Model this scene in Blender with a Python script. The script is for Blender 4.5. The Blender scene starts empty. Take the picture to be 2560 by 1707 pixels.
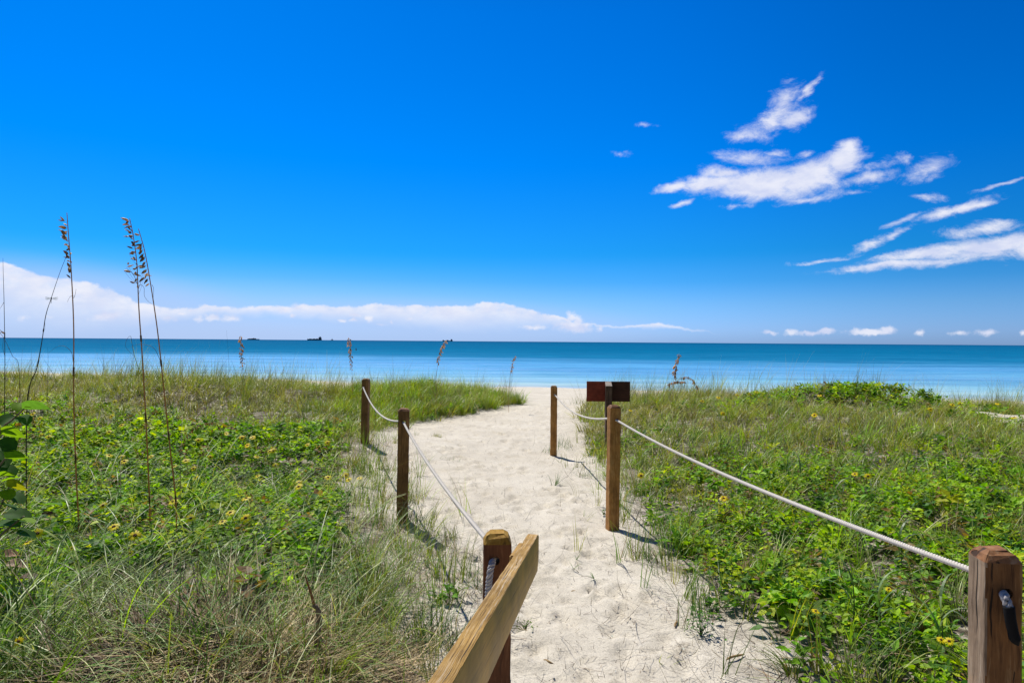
import bpy, bmesh, math, random
import numpy as np
from mathutils import Matrix, Vector

# ------------------------------------------------------------------ camera, sky, sun, exposure
SC = bpy.context.scene
COL = SC.collection
R = math.radians
F = 1707.0                      # focal length in pixels of the 2560 px wide photograph (24 mm on 36 mm)
ROLL = R(0.43)
EYE = 1.5
cam = bpy.data.cameras.new("camera"); cam_o = bpy.data.objects.new("camera", cam); COL.objects.link(cam_o)
cam.lens = 24.0; cam.sensor_width = 36.0; cam.sensor_fit = 'HORIZONTAL'
cam.clip_start = 0.05; cam.clip_end = 90000.0
cr, sr = math.cos(ROLL), math.sin(ROLL)
cam_o.matrix_world = Matrix(((cr, -sr, 0, 0), (0, 0, -1, 0), (sr, cr, 0, EYE), (0, 0, 0, 1)))
SC.camera = cam_o
SC.view_settings.view_transform = 'Standard'; SC.view_settings.look = 'None'
SC.view_settings.exposure = 0.2; SC.view_settings.gamma = 1.0

SUN_EL, SUN_AZ = R(56.0), R(-33.0)           # azimuth clockwise from +Y (the view direction)
sun_dir = Vector((math.sin(SUN_AZ)*math.cos(SUN_EL), math.cos(SUN_AZ)*math.cos(SUN_EL), math.sin(SUN_EL)))
sl = bpy.data.lights.new("sun", 'SUN'); sl.energy = 5.0; sl.angle = R(0.5); sl.color = (1.0, 0.95, 0.86)
so = bpy.data.objects.new("sun", sl); COL.objects.link(so)
so.rotation_euler = (-sun_dir).to_track_quat('-Z', 'Y').to_euler(); so.location = (-20, 30, 40)

def ray(px, py):
    """photo pixel -> (X/Y, Z/Y) of the sight line"""
    dx, dy = px-1280.0, py-853.5
    return (dx*cr+dy*sr)/F, -(-dx*sr+dy*cr)/F
def P(px, py, d):
    a, b = ray(px, py)
    return Vector((a*d, d, EYE+b*d))
def azel(px, py):
    a, b = ray(px, py)
    return math.atan(a), math.atan2(b, math.hypot(1, a))

class NT:
    """small helper to wire shader nodes"""
    def __init__(s, tree): s.t = tree
    def n(s, typ, **kw):
        nd = s.t.nodes.new(typ)
        ins = kw.pop('ins', {})
        for k, v in kw.items(): setattr(nd, k, v)
        for k, v in ins.items(): s.put(nd.inputs[k], v)
        return nd
    def put(s, sock, v):
        if isinstance(v, bpy.types.NodeSocket): s.t.links.new(v, sock)
        else: sock.default_value = v
    def math(s, op, a, b=0.0, c=0.0, clamp=False):
        nd = s.t.nodes.new('ShaderNodeMath'); nd.operation = op; nd.use_clamp = clamp
        s.put(nd.inputs[0], a); s.put(nd.inputs[1], b)
        if op in ('MULTIPLY_ADD', 'SMOOTH_MAX', 'SMOOTH_MIN'): s.put(nd.inputs[2], c)
        return nd.outputs[0]
    def vec(s, op, a, b=None, scale=None):
        nd = s.t.nodes.new('ShaderNodeVectorMath'); nd.operation = op
        s.put(nd.inputs[0], a)
        if b is not None: s.put(nd.inputs[1], b)
        if scale is not None: s.put(nd.inputs['Scale'], scale)
        return nd.outputs['Value'] if op in ('LENGTH', 'DOT_PRODUCT', 'DISTANCE') else nd.outputs[0]
    def rng(s, v, a, b, c=0.0, d=1.0, smooth=True):
        nd = s.t.nodes.new('ShaderNodeMapRange')
        if smooth: nd.interpolation_type = 'SMOOTHSTEP'
        s.put(nd.inputs[0], v)
        for i, x in enumerate((a, b, c, d)): s.put(nd.inputs[i+1], x)
        return nd.outputs[0]
    def mix(s, f, a, b, blend='MIX'):
        nd = s.t.nodes.new('ShaderNodeMix'); nd.data_type = 'RGBA'; nd.blend_type = blend
        s.put(nd.inputs[0], f); s.put(nd.inputs[6], a); s.put(nd.inputs[7], b)
        return nd.outputs[2]
    def noise(s, vec, scale, detail=4.0, rough=0.55, out='Fac', dist=0.0):
        nd = s.t.nodes.new('ShaderNodeTexNoise')
        if vec is not None: s.put(nd.inputs['Vector'], vec)
        s.put(nd.inputs['Scale'], scale); s.put(nd.inputs['Detail'], detail); s.put(nd.inputs['Roughness'], rough)
        s.put(nd.inputs['Distortion'], dist)
        return nd.outputs[out]
    def ramp(s, v, stops, interp='LINEAR'):
        nd = s.t.nodes.new('ShaderNodeValToRGB'); cr_ = nd.color_ramp; cr_.interpolation = interp
        while len(cr_.elements) < len(stops): cr_.elements.new(0.5)
        for e, (p, c) in zip(cr_.elements, stops): e.position = p; e.color = (*c, 1.0)
        s.put(nd.inputs[0], v)
        return nd.outputs[0]
    def mapping(s, v, loc=(0, 0, 0), rot=(0, 0, 0), scale=(1, 1, 1), typ='POINT'):
        nd = s.t.nodes.new('ShaderNodeMapping'); nd.vector_type = typ
        s.put(nd.inputs[0], v); nd.inputs[1].default_value = loc; nd.inputs[2].default_value = rot; nd.inputs[3].default_value = scale
        return nd.outputs[0]

def build_world():
    w = bpy.data.worlds.new("World"); SC.world = w; w.use_nodes = True
    N = NT(w.node_tree); bg = w.node_tree.nodes['Background']
    sky = N.n('ShaderNodeTexSky'); sky.sky_type = 'NISHITA'; sky.sun_disc = False
    sky.sun_elevation = SUN_EL; sky.sun_rotation = SUN_AZ
    sky.air_density = 1.0; sky.dust_density = 0.5; sky.ozone_density = 3.0
    d = N.n('ShaderNodeTexCoord').outputs['Generated']
    sp = N.n('ShaderNodeSeparateXYZ', ins={0: d})
    x, y, z = sp.outputs
    az = N.math('ARCTAN2', x, y); el = N.math('ARCSINE', z)
    # clear-air colour: the deep polarised blue of the photograph, by elevation
    g = N.ramp(N.math('MULTIPLY', el, 1/1.5708, clamp=True), [
        (0.0, (.27, .46, 1.0)), (.012, (.26, .455, .98)), (.034, (.18, .395, .79)), (.055, (.075, .33, .69)),
        (.080, (.02, .30, .635)), (.16, (.0, .285, .70)), (.285, (.0, .262, .665)), (.42, (.01, .17, .42)), (1.0, (.03, .12, .27))])
    g = N.vec('SCALE', g, scale=2.0)
    back = N.rng(y, 0.15, -0.45)  # unseen sky behind the camera, turned neutral to steer the fill light
    g = N.mix(back, g, (.50, .56, .68, 1.0))
    col = N.vec('MULTIPLY', sky.outputs[0], g)
    col = N.vec('SCALE', col, scale=N.math('MULTIPLY_ADD', N.rng(az, 0.15, 0.66), -0.16, 1.0))
    # pale lilac haze low on the left
    hz = N.math('MULTIPLY', N.rng(el, 0.115, 0.0), N.rng(az, 0.30, -0.45))
    hz = N.math('MULTIPLY', hz, N.math('GREATER_THAN', y, 0.0))
    # --- clouds, in (azimuth, elevation)
    q = N.n('ShaderNodeCombineXYZ', ins={0: az, 1: el}).outputs[0]
    s1 = N.mapping(q, rot=(0, 0, R(-8)), scale=(1.0, 2.1, 1.0))
    n1 = N.noise(s1, 10.0, 9.0, 0.60, 'Color')
    wv = N.vec('MULTIPLY', N.vec('SUBTRACT', n1, (.5, .5, .5)), (0.060, 0.026, 0.0))
    qw = N.vec('ADD', q, wv)
    n2 = N.noise(N.mapping(q, rot=(0, 0, R(-10)), scale=(1.0, 1.7, 1.0)), 24.0, 12.0, 0.74, dist=.35)
    qc = N.vec('ADD', q, N.vec('MULTIPLY', N.vec('SUBTRACT', N.noise(q, 60.0, 6.0, 0.6, 'Color'), (.5, .5, .5)), (0.018, 0.012, 0.0)))
    def blobs(items, coord):
        tot = None
        for (px, py, rx, ry, ang, s) in items:
            a, e = azel(px, py); ca = math.cos(a)
            cv = coord
            if tot is not None:                # a (null) dependency keeps the blobs evaluated one after the other
                nd = N.n('ShaderNodeVectorMath', operation='MULTIPLY_ADD'); N.put(nd.inputs[0], tot); nd.inputs[1].default_value = (1e-9, 1e-9, 0); N.put(nd.inputs[2], coord)
                cv = nd.outputs[0]
            m = N.mapping(cv, loc=(a, e, 0), rot=(0, 0, R(-ang)), scale=(rx*ca*ca/F, ry*ca/F, 1.0), typ='TEXTURE')
            v = N.math('MULTIPLY_ADD', N.vec('LENGTH', m), -s, s)
            tot = v if tot is None else N.math('SMOOTH_MAX', tot, v, 0.12)
        return tot
    def crop(items, x0, y0, k):
        return [(x0+a/k, y0+b/k, c/k, d_/k, e, s) for (a, b, c, d_, e, s) in items]
    upper = crop([
        (420, 706, 140, 30, -6, 1), (640, 690, 220, 62, 0, 1.1), (700, 625, 120, 45, 5, .8), (900, 690, 300, 105, -5, 1.5), (1150, 650, 250, 110, -18, 1.5),
        (1340, 560, 150, 95, -28, 1.3), (1390, 492, 95, 62, 0, 1.1), (1480, 665, 190, 36, -10, .55), (1790, 612, 170, 52, -8, .62),
        (1690, 560, 50, 34, 0, .5), (1540, 590, 90, 26, -10, .4), (820, 540, 170, 34, 8, .6), (650, 605, 80, 36, 0, .5), (770, 818, 110, 14, -3, .5),
        (440, 785, 85, 14, -6, .6), (1150, 778, 200, 26, -3, .6), (1380, 750, 60, 12, -5, .5), (960, 518, 70, 14, 5, .5), (1120, 520, 50, 16, 0, .5),
        (820, 415, 110, 46, 0, .62), (980, 335, 170, 70, -35, .72), (1030, 215, 115, 78, -45, .55), (1150, 175, 125, 22, -50, .6), (1090, 330, 110, 55, -10, .7),
        (1050, 122, 50, 12, -20, .4), (250, 353, 44, 15, 0, .36), (130, 510, 40, 14, 5, .33),
        (1800, 757, 95, 20, 5, .6), (1960, 830, 250, 34, -13, .8), (2110, 795, 110, 22, -10, .7), (1690, 882, 140, 18, -16, .6),
        (2200, 1025, 360, 80, -6, 1.2), (2130, 930, 260, 46, -2, .8), (1800, 1072, 420, 42, -6, 1.0), (1640, 1132, 470, 32, -3, .9),
        (1240, 1106, 240, 16, -6, .6), (1380, 1164, 190, 10, 0, .5), (1510, 1012, 140, 32, -26, .65), (1640, 958, 110, 18, -18, .6),
        (2450, 1010, 330, 100, -5, 1.2), (2260, 690, 170, 13, -10, .6)], 1500, 150, 2.218)
    lowc = crop([
        (945, 1512, 56, 18, 0, .7), (1060, 1510, 46, 22, 0, .8), (1160, 1516, 90, 16, 0, .7), (1255, 1505, 60, 26, 0, .9), (1500, 1508, 160, 24, 0, .9),
        (1430, 1500, 40, 26, 0, .7), (1600, 1496, 60, 24, 0, .8), (1775, 1512, 28, 24, 0, .6), (1990, 1518, 76, 20, 0, .5), (2150, 1512, 66, 22, 0, .6), (2350, 1516, 30, 20, 0, .5)],
        1500, 150, 2.218) + crop([
        (970, 1070, 180, 54, -8, .7), (210, 1100, 70, 34, -12, .45), (1550, 1090, 100, 40, 0, .6), (1820, 1095, 80, 36, 0, .5), (1960, 1075, 80, 46, 0, .7),
        (2120, 1085, 110, 46, 0, .7), (1730, 1015, 30, 14, 0, .6), (1665, 1050, 40, 16, 0, .55), (150, 715, 60, 26, 20, .4), (420, 1070, 60, 20, 0, .3)], 0, 500, 3.672) + crop([
        (2150, 280, 170, 60, 0, .75), (2140, 215, 50, 50, 0, .8), (2190, 250, 60, 60, 0, .7), (1860, 290, 130, 24, 0, .6), (2250, 275, 30, 34, 0, .6),
        (530, 240, 44, 24, 0, .7), (655, 225, 36, 32, 0, .75), (465, 235, 36, 16, 0, .6), (830, 247, 20, 12, 0, .6), (95, 205, 24, 20, 0, .7),
        (40, 160, 60, 34, 0, .55), (130, 145, 80, 34, 0, .5), (560, 205, 60, 20, 0, .5), (960, 230, 50, 14, 0, .4), (2345, 295, 30, 40, 0, .5), (740, 262, 40, 10, 0, .4)], 700, 720, 2.94)
    # the long bank over the sea: its top edge and depth by azimuth
    prof = [(-120, 612, 80), (0, 652, 80), (46, 663, 78), (95, 680, 74), (185, 694, 70), (234, 711, 62), (272, 714, 60), (313, 734, 48), (345, 752, 38), (420, 766, 22), (520, 763, 14), (720, 761, 20),
            (860, 762, 26), (950, 755, 34), (1040, 761, 36), (1150, 762, 42), (1217, 754, 46), (1262, 755, 44), (1326, 771, 30), (1400, 790, 14), (1440, 806, 5), (1560, 812, 6), (1640, 804, 12), (1720, 816, 5), (1800, 835, 1)]
    aa = [azel(p, 800)[0] for p, _, _ in prof]
    pr_ = N.ramp(N.rng(az, aa[0], aa[-1], 0, 1, False), [((a_-aa[0])/(aa[-1]-aa[0]), (azel(p, t_)[1]*5, th/F*10, 0)) for a_, (p, t_, th) in zip(aa, prof)])
    ps = N.n('ShaderNodeSeparateColor', ins={0: pr_}).outputs
    nb = N.noise(N.mapping(q, scale=(1.0, 1.5, 1.0)), 30.0, 10.0, 0.62)
    top = N.math('MULTIPLY_ADD', N.math('SUBTRACT', nb, .5), 0.020, N.math('MULTIPLY', ps[0], .2))
    dep = N.math('SUBTRACT', top, el); thick = N.math('MAXIMUM', N.math('MULTIPLY', ps[1], .1), .0008)
    db = N.math('MULTIPLY', N.rng(dep, 0.0, .0042), N.rng(N.math('DIVIDE', dep, thick), 1.9, .35))
    db = N.math('MULTIPLY', N.math('MULTIPLY', db, N.rng(nb, .25, .62, .55, .97)), N.math('LESS_THAN', az, aa[-1]))
    def dens(field, k, a, b, nz):
        f = N.math('MULTIPLY_ADD', N.math('SUBTRACT', nz, .5), k, field)
        return N.rng(f, a, b)
    du = dens(blobs(upper, qw), 2.1, -0.15, 0.86, n2)
    dl = dens(blobs(lowc, qc), 0.95, -0.06, 0.60, N.noise(q, 90.0, 5.0, 0.6))
    cshade = N.mix(N.rng(N.noise(s1, 22.0, 5.0, 0.55), .35, .65), (6.6, 7.1, 9.2, 1.0), (8.8, 8.9, 9.8, 1.0))
    hcol = N.mix(N.math('MULTIPLY', hz, 0.66), col, (4.7, 6.1, 9.0, 1.0))
    c_up = N.mix(N.math('MULTIPLY', du, 0.93), hcol, cshade)
    veil = blobs([(250, 770, 620, 130, 6, .9), (1150, 810, 620, 75, 2, .8), (300, 830, 1500, 60, 0, .6)], q)
    c_lo = N.mix(db, N.mix(N.math('MULTIPLY', N.rng(veil, 0.0, .6), .55), hcol, (4.6, 6.0, 9.0, 1)), N.mix(0.5, cshade, (8.4, 8.7, 9.8, 1)))
    c_lo = N.mix(N.math('MULTIPLY', dl, 0.85), c_lo, cshade)
    # three parts of the one sky dome: high right, low over the sea, and the clear rest
    def band(v, lo, hi): return N.math('MULTIPLY', N.math('GREATER_THAN', v, lo), N.math('LESS_THAN', v, hi))
    LIM = .0865
    up_f = N.math('MULTIPLY', N.math('MULTIPLY', band(az, -.02, 1.2), band(el, LIM, .50)), N.math('GREATER_THAN', y, 0.0))
    lo_f = N.math('MULTIPLY', N.math('GREATER_THAN', y, 0.0), N.math('LESS_THAN', el, N.math('MULTIPLY_ADD', N.math('LESS_THAN', az, -.02), .11, LIM)))
    b_lo, b_up = N.n('ShaderNodeBackground'), N.n('ShaderNodeBackground')
    for nd, c in ((bg, hcol), (b_lo, c_lo), (b_up, c_up)):
        N.put(nd.inputs[0], c); nd.inputs[1].default_value = 0.087
    m1, m2 = N.n('ShaderNodeMixShader'), N.n('ShaderNodeMixShader')
    N.put(m1.inputs[0], up_f); N.put(m1.inputs[1], bg.outputs[0]); N.put(m1.inputs[2], b_up.outputs[0])
    N.put(m2.inputs[0], lo_f); N.put(m2.inputs[1], m1.outputs[0]); N.put(m2.inputs[2], b_lo.outputs[0])
    N.put(w.node_tree.nodes['World Output'].inputs[0], m2.outputs[0])
build_world()

# ------------------------------------------------------------------ helpers
rs = np.random.RandomState(7)
random.seed(7)
def tag(o, label=None, cat=None, group=None, kind=None):
    if label: o['label'] = label
    if cat: o['category'] = cat
    if group: o['group'] = group
    if kind: o['kind'] = kind
    return o
def link(name, me, mat=None, parent=None):
    o = bpy.data.objects.new(name, me); COL.objects.link(o)
    if mat is not None and me is not None:
        for m in (mat if isinstance(mat, (list, tuple)) else [mat]): me.materials.append(m)
    if parent is not None: o.parent = parent
    return o
def empty(name, loc, label, cat, group=None):
    o = bpy.data.objects.new(name, None); COL.objects.link(o); o.location = loc; o.empty_display_size = .1
    return tag(o, label, cat, group)
def np_mesh(name, V, faces, tint=None, smooth=False, attrs=None, mats=None):
    """V (n,3); faces: list of (m,k) index arrays"""
    me = bpy.data.meshes.new(name)
    V = np.asarray(V, np.float32)
    faces = [np.asarray(f, np.int32) for f in faces if len(f)]
    me.vertices.add(len(V)); me.vertices.foreach_set('co', V.ravel())
    nl = sum(f.size for f in faces); npoly = sum(len(f) for f in faces)
    me.loops.add(nl); me.loops.foreach_set('vertex_index', np.concatenate([f.ravel() for f in faces]))
    me.polygons.add(npoly)
    tot = np.concatenate([np.full(len(f), f.shape[1], np.int32) for f in faces])
    st = np.zeros(npoly, np.int32); st[1:] = np.cumsum(tot)[:-1]
    me.polygons.foreach_set('loop_start', st)
    if mats is not None: me.polygons.foreach_set('material_index', np.asarray(mats, np.int32))
    me.update(calc_edges=True)
    me.polygons.foreach_set('use_smooth', np.full(npoly, smooth, bool))
    if tint is not None:
        t = np.ones((len(V), 4), np.float32); t[:, :3] = tint
        me.attributes.new('tint', 'FLOAT_COLOR', 'POINT').data.foreach_set('color', t.ravel())
    for k, v in (attrs or {}).items():
        me.attributes.new(k, 'FLOAT', 'POINT').data.foreach_set('value', np.asarray(v, np.float32))
    return me
class Soup:
    """collects vertex / face / tint arrays"""
    def __init__(s): s.V = []; s.T = []; s.F = {}; s.n = 0
    def add(s, V, faces, tint=(1, 1, 1)):
        V = np.asarray(V, float).reshape(-1, 3)
        t = np.broadcast_to(np.asarray(tint, float), (len(V), 3))
        s.V.append(V); s.T.append(t)
        for f in faces:
            f = np.asarray(f)
            if f.size: s.F.setdefault(f.shape[1], []).append(f+s.n)
        s.n += len(V)
    def mesh(s, name, smooth=False):
        return np_mesh(name, np.concatenate(s.V), [np.concatenate(v) for v in s.F.values()], np.concatenate(s.T), smooth)
def tube(pts, rad, seg=6, caps=True):
    """returns V, faces of a tube round a polyline"""
    pts = np.asarray([tuple(p) for p in pts], float); n = len(pts)
    rad = np.broadcast_to(np.asarray(rad, float), (n,))
    T = np.gradient(pts, axis=0); T /= np.linalg.norm(T, axis=1)[:, None]+1e-12
    up = np.array([0.31, 0.17, 0.93]); A = np.cross(T, up); A /= np.linalg.norm(A, axis=1)[:, None]+1e-9
    B = np.cross(T, A)
    a = np.linspace(0, 2*np.pi, seg, endpoint=False)
    V = pts[:, None, :]+rad[:, None, None]*(np.cos(a)[None, :, None]*A[:, None, :]+np.sin(a)[None, :, None]*B[:, None, :])
    i = np.arange(n-1)[:, None]*seg; j = np.arange(seg)[None, :]; k = (j+1) % seg
    q = np.stack([i+j, i+k, i+seg+k, i+seg+j], -1).reshape(-1, 4)
    fs = [q]
    if caps: fs.append(np.array([list(range(seg))[::-1], [(n-1)*seg+t for t in range(seg)]]))
    return V.reshape(-1, 3), fs
def spline(pts, n):
    """Catmull-Rom through pts"""
    p = np.asarray([tuple(v) for v in pts], float)
    p = np.vstack([2*p[0]-p[1], p, 2*p[-1]-p[-2]]); m = len(p)-3
    t = np.linspace(0, m, n); i = np.minimum(t.astype(int), m-1); u = (t-i)[:, None]
    a, b, c, d = p[i], p[i+1], p[i+2], p[i+3]
    return .5*(2*b+(c-a)*u+(2*a-5*b+4*c-d)*u*u+(3*b-a-3*c+d)*u**3)
def smooth(v, a, b):
    t = np.clip((np.asarray(v, float)-a)/(b-a), 0, 1); return t*t*(3-2*t)
def vnoise(x, y, seed=0):
    x = np.asarray(x, float); y = np.asarray(y, float)
    xi = np.floor(x).astype(np.int64); yi = np.floor(y).astype(np.int64); fx = x-xi; fy = y-yi
    fx = fx*fx*(3-2*fx); fy = fy*fy*(3-2*fy)
    def h(i, j):
        k = (i*374761393+j*668265263+seed*974634777) & 0x7fffffff
        k = ((k ^ (k >> 13))*1274126177) & 0x7fffffff
        return ((k ^ (k >> 16)) & 0xffff)/65535.0
    return (h(xi, yi)*(1-fx)+h(xi+1, yi)*fx)*(1-fy)+(h(xi, yi+1)*(1-fx)+h(xi+1, yi+1)*fx)*fy
def fbm(x, y, seed=0, octv=4):
    s = 0; a = .5; t = 0
    for o in range(octv):
        s = s+a*vnoise(x*2**o+o*17.3, y*2**o-o*9.1, seed+o); t += a; a *= .5
    return s/t

# ------------------------------------------------------------------ materials
def mat(name):
    m = bpy.data.materials.new(name); m.use_nodes = True
    b = m.node_tree.nodes['Principled BSDF']
    return m, NT(m.node_tree), b
def foliage_mat(name, trans=0.4, tcol=(1.15, 1.25, .7), rough=.5, spec=.35):
    m, N, b = mat(name)
    at = N.n('ShaderNodeAttribute', attribute_name='tint').outputs['Color']
    geo = N.n('ShaderNodeTexCoord').outputs['Object']
    c = N.mix(1.0, at, N.ramp(N.noise(geo, 35.0, 3.0), [(.3, (.8, .8, .8)), (.7, (1.15, 1.15, 1.15))]), 'MULTIPLY')
    N.put(b.inputs['Base Color'], c); b.inputs['Roughness'].default_value = rough
    b.inputs['Specular IOR Level'].default_value = spec
    tr = N.n('ShaderNodeBsdfTranslucent'); N.put(tr.inputs[0], N.vec('MULTIPLY', c, tcol))
    mx = N.n('ShaderNodeMixShader'); mx.inputs[0].default_value = trans
    N.t.links.new(b.outputs[0], mx.inputs[1]); N.t.links.new(tr.outputs[0], mx.inputs[2])
    N.t.links.new(mx.outputs[0], N.t.nodes['Material Output'].inputs[0])
    return m
M_LEAF = foliage_mat('leaf_green', .38, (1.6, 1.6, .4), .55, .22)
M_GRAPE = foliage_mat('sea_grape_leaf', .5, (1.4, 1.45, .5), .65, .15)
M_GRASS = foliage_mat('grass_green', .30, (1.45, 1.45, .5), .45, .38)
M_STRAW = foliage_mat('dry_straw', .15, (1.1, 1.0, .8), .6, .3)
M_PETAL = foliage_mat('yellow_petal', .5, (1.15, 1.05, .5), .5, .3)

def wood_mat(name, dark, mid, light, grain=(46, 46, 2.2), rough=.75, crack=.5, bump=.5, seed=0.0, spec=.25, warp=.05):
    m, N, b = mat(name)
    co = N.n('ShaderNodeTexCoord').outputs['Object']
    co = N.vec('ADD', co, (seed, seed*.7, seed*1.3))
    warp = N.vec('SCALE', N.vec('SUBTRACT', N.noise(co, 4.0, 3.0, .5, 'Color'), (.5, .5, .5)), scale=warp)
    cw = N.vec('ADD', co, warp)
    g1 = N.noise(N.mapping(cw, scale=grain), 1.0, 5.0, .6)
    g2 = N.noise(N.mapping(cw, scale=tuple(v*4 for v in grain)), 1.0, 3.0, .6)
    g = N.math('MULTIPLY_ADD', g2, .35, N.math('MULTIPLY', g1, .65))
    c = N.ramp(g, [(.28, dark), (.47, mid), (.52, mid), (.70, light)])
    big = N.noise(co, 9.0, 3.0, .6)
    c = N.mix(1.0, c, N.ramp(big, [(.3, (.62, .60, .58)), (.55, (1, 1, 1)), (.75, (1.25, 1.2, 1.12))]), 'MULTIPLY')
    ck = N.rng(N.noise(N.mapping(cw, scale=tuple(v*1.7 for v in grain)), 1.0, 2.0, .5), .36, .30)
    c = N.mix(N.math('MULTIPLY', ck, crack), c, (.012, .008, .005, 1))
    N.put(b.inputs['Base Color'], c); b.inputs['Roughness'].default_value = rough; b.inputs['Specular IOR Level'].default_value = spec
    bp = N.n('ShaderNodeBump'); bp.inputs['Strength'].default_value = bump; bp.inputs['Distance'].default_value = .004
    N.put(bp.inputs['Height'], N.math('SUBTRACT', g, N.math('MULTIPLY', ck, .8))); N.put(b.inputs['Normal'], bp.outputs[0])
    return m

def sand_mat():
    m, N, b = mat('sand')
    co = N.n('ShaderNodeTexCoord').outputs['Object']
    veg = N.n('ShaderNodeAttribute', attribute_name='litter').outputs['Fac']
    wet = N.n('ShaderNodeAttribute', attribute_name='wet').outputs['Fac']
    c = N.mix(N.rng(N.noise(co, 1.3, 4.0), .3, .7), (.54, .49, .40, 1), (.62, .57, .475, 1))
    c = N.mix(1.0, c, N.ramp(N.noise(co, 260.0, 3.0, .7), [(.28, (.62, .60, .58)), (.46, (1, 1, 1)), (.75, (1.12, 1.12, 1.12))]), 'MULTIPLY')
    c = N.mix(1.0, c, N.ramp(N.noise(co, 115.0, 4.0, .65), [(.30, (.66, .65, .65)), (.48, (1, 1, 1)), (.72, (1.07, 1.07, 1.06))]), 'MULTIPLY')
    sp = N.rng(N.noise(co, 120.0, 2.0, .6), .34, .29)
    c = N.mix(N.math('MULTIPLY', sp, .6), c, (.16, .12, .085, 1))
    c = N.mix(N.math('MULTIPLY', veg, N.rng(N.noise(co, 9.0, 5.0, .65), .25, .6)), c, (.055, .038, .025, 1))
    c = N.mix(wet, c, (.33, .28, .21, 1))
    N.put(b.inputs['Base Color'], c); b.inputs['Roughness'].default_value = .9; b.inputs['Specular IOR Level'].default_value = .15
    h = N.math('MULTIPLY_ADD', N.noise(co, 42.0, 4.0, .6), .6, N.math('MULTIPLY', N.noise(co, 300.0, 2.0, .6), .22))
    bp = N.n('ShaderNodeBump'); bp.inputs['Strength'].default_value = .9; bp.inputs['Distance'].default_value = .014
    N.put(bp.inputs['Height'], h); N.put(b.inputs['Normal'], bp.outputs[0])
    return m
M_SAND = sand_mat()

# ------------------------------------------------------------------ the lie of the land
SEA = -1.3
LY = np.array([-10, 2.0, 3.0, 4.3, 5.5, 7.85, 8.9, 10, 11.6, 13.0, 14.2, 15.4, 16.6, 17.6, 19, 40])
LX = np.array([-.5, -.40, -.40, -.55, -.95, -1.5, -1.8, -1.9, -1.72, -1.22, -.68, -.08, .45, .62, .6, .55])
RY = np.array([-10, 2.0, 3.0, 3.73, 4.7, 5.5, 7.4, 9.3, 11, 13, 15, 17, 19.5, 40])
RX = np.array([1.1, 1.02, 1.03, .98, .95, .95, 1.05, .98, 1.0, 1.15, 1.45, 1.85, 2.3, 2.6])
def edges(y): return np.interp(y, LY, LX), np.interp(y, RY, RX)
def shore(x): return 41.0-.33*np.clip(x, -45, 45)+.5*np.sin(x*.35+.6)+.25*np.sin(x*.9)
def bank(x, y):
    l, r = edges(y); return np.maximum(l-x, x-r)            # metres into the planted ground
def gauss(x, y, cx, cy, rx, ry): return np.exp(-((x-cx)/rx)**2-((y-cy)/ry)**2)
def H(x, y):
    x = np.asarray(x, float); y = np.asarray(y, float)
    t = shore(x)-y
    z = np.interp(t, [-300, -60, -20, 0, 6, 14, 21, 26], [-9, -4, -2.4, SEA-.02, -.85, -.45, -.12, 0])
    l, r = edges(y); d = np.maximum(l-x, x-r); left = x < (l+r)/2
    ramp = smooth(d, -.15, 1.6)
    fl = np.interp(y, [0, 3, 6, 9, 11, 13, 14.5, 16.5, 18.5, 21], [.05, .08, .12, .35, .65, 1, 1, .85, .3, 0])
    fr = np.interp(y, [0, 3, 5, 7, 9, 11.5, 13, 15.5, 18, 21], [.12, .16, .25, .42, .65, 1, 1, .55, .15, 0])
    al = np.interp(x, [-40, -9, -6.5, -5.2, -4.0, -2.5, -1, .3, 1], [.52, .52, .60, .44, .27, .25, .27, .24, .1])
    ar = np.interp(x, [1, 2.2, 3.5, 5, 7, 9, 11, 14, 40], [.10, .26, .40, .46, .40, .24, .12, .10, .10])
    z = z+np.where(left, al*fl, ar*fr)*ramp
    z = z+.10*gauss(x, y, 5.9, 12.2, 1.6, 1.0)+.16*gauss(x, y, -2.3, 9.0, 1.3, 1.6)+.05*gauss(x, y, -.95, 5.6, .5, .7)+.10*gauss(x, y, 1.9, 8.6, .7, 1.0)
    z = z+.16*gauss(x, y, -1.35, 3.05, .55, .5)*smooth(d, 0, .6)-.08*gauss(x, y, .9, 9.6, .8, 1.2)
    wig = (fbm(x*.9, y*.9, 3, 3)-.5)
    lump = (fbm(x*.55, y*.8, 6, 2)-.5)*.42*smooth(d, .3, 2.0)*smooth(y, 9, 12)*(1-smooth(y, 15, 18))
    return z+wig*(.05+.12*smooth(d, .2, 1.5))*smooth(t, 2, 10)+lump
def G(px, py, off=0.0):
    """where the sight line through a photo pixel meets ground raised by off"""
    a, b = ray(px, py); d = np.concatenate([np.arange(.8, 20, .01), np.arange(20, 60, .05)])
    k = np.nonzero(EYE+b*d < H(a*d, d)+off)[0]
    dd = d[k[0]] if len(k) else 60.0
    return Vector((a*dd, dd, float(H(a*dd, dd))))
def veg(x, y):
    """how planted the ground is, 0..1"""
    d = bank(x, y)+.30*(fbm(x*2.2, y*2.2, 11, 3)-.5)+.35*(fbm(x*5.5, y*5.5, 12, 2)-.5)
    v = smooth(d, .0, .45)*(1-smooth(y+1.6*(fbm(x*.8, y*.8, 5, 2)-.5), 16.6, 18.6))
    v = v*(1-.98*np.clip(1.35*gauss(x, y, 8.35, 11.3, .85, 1.25), 0, 1))*(1-.8*gauss(x, y, 5.7, 11.0, .8, .22))*(1-.75*gauss(x, y, -1.45, 7.6, .45, 1.3))
    return v

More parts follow.
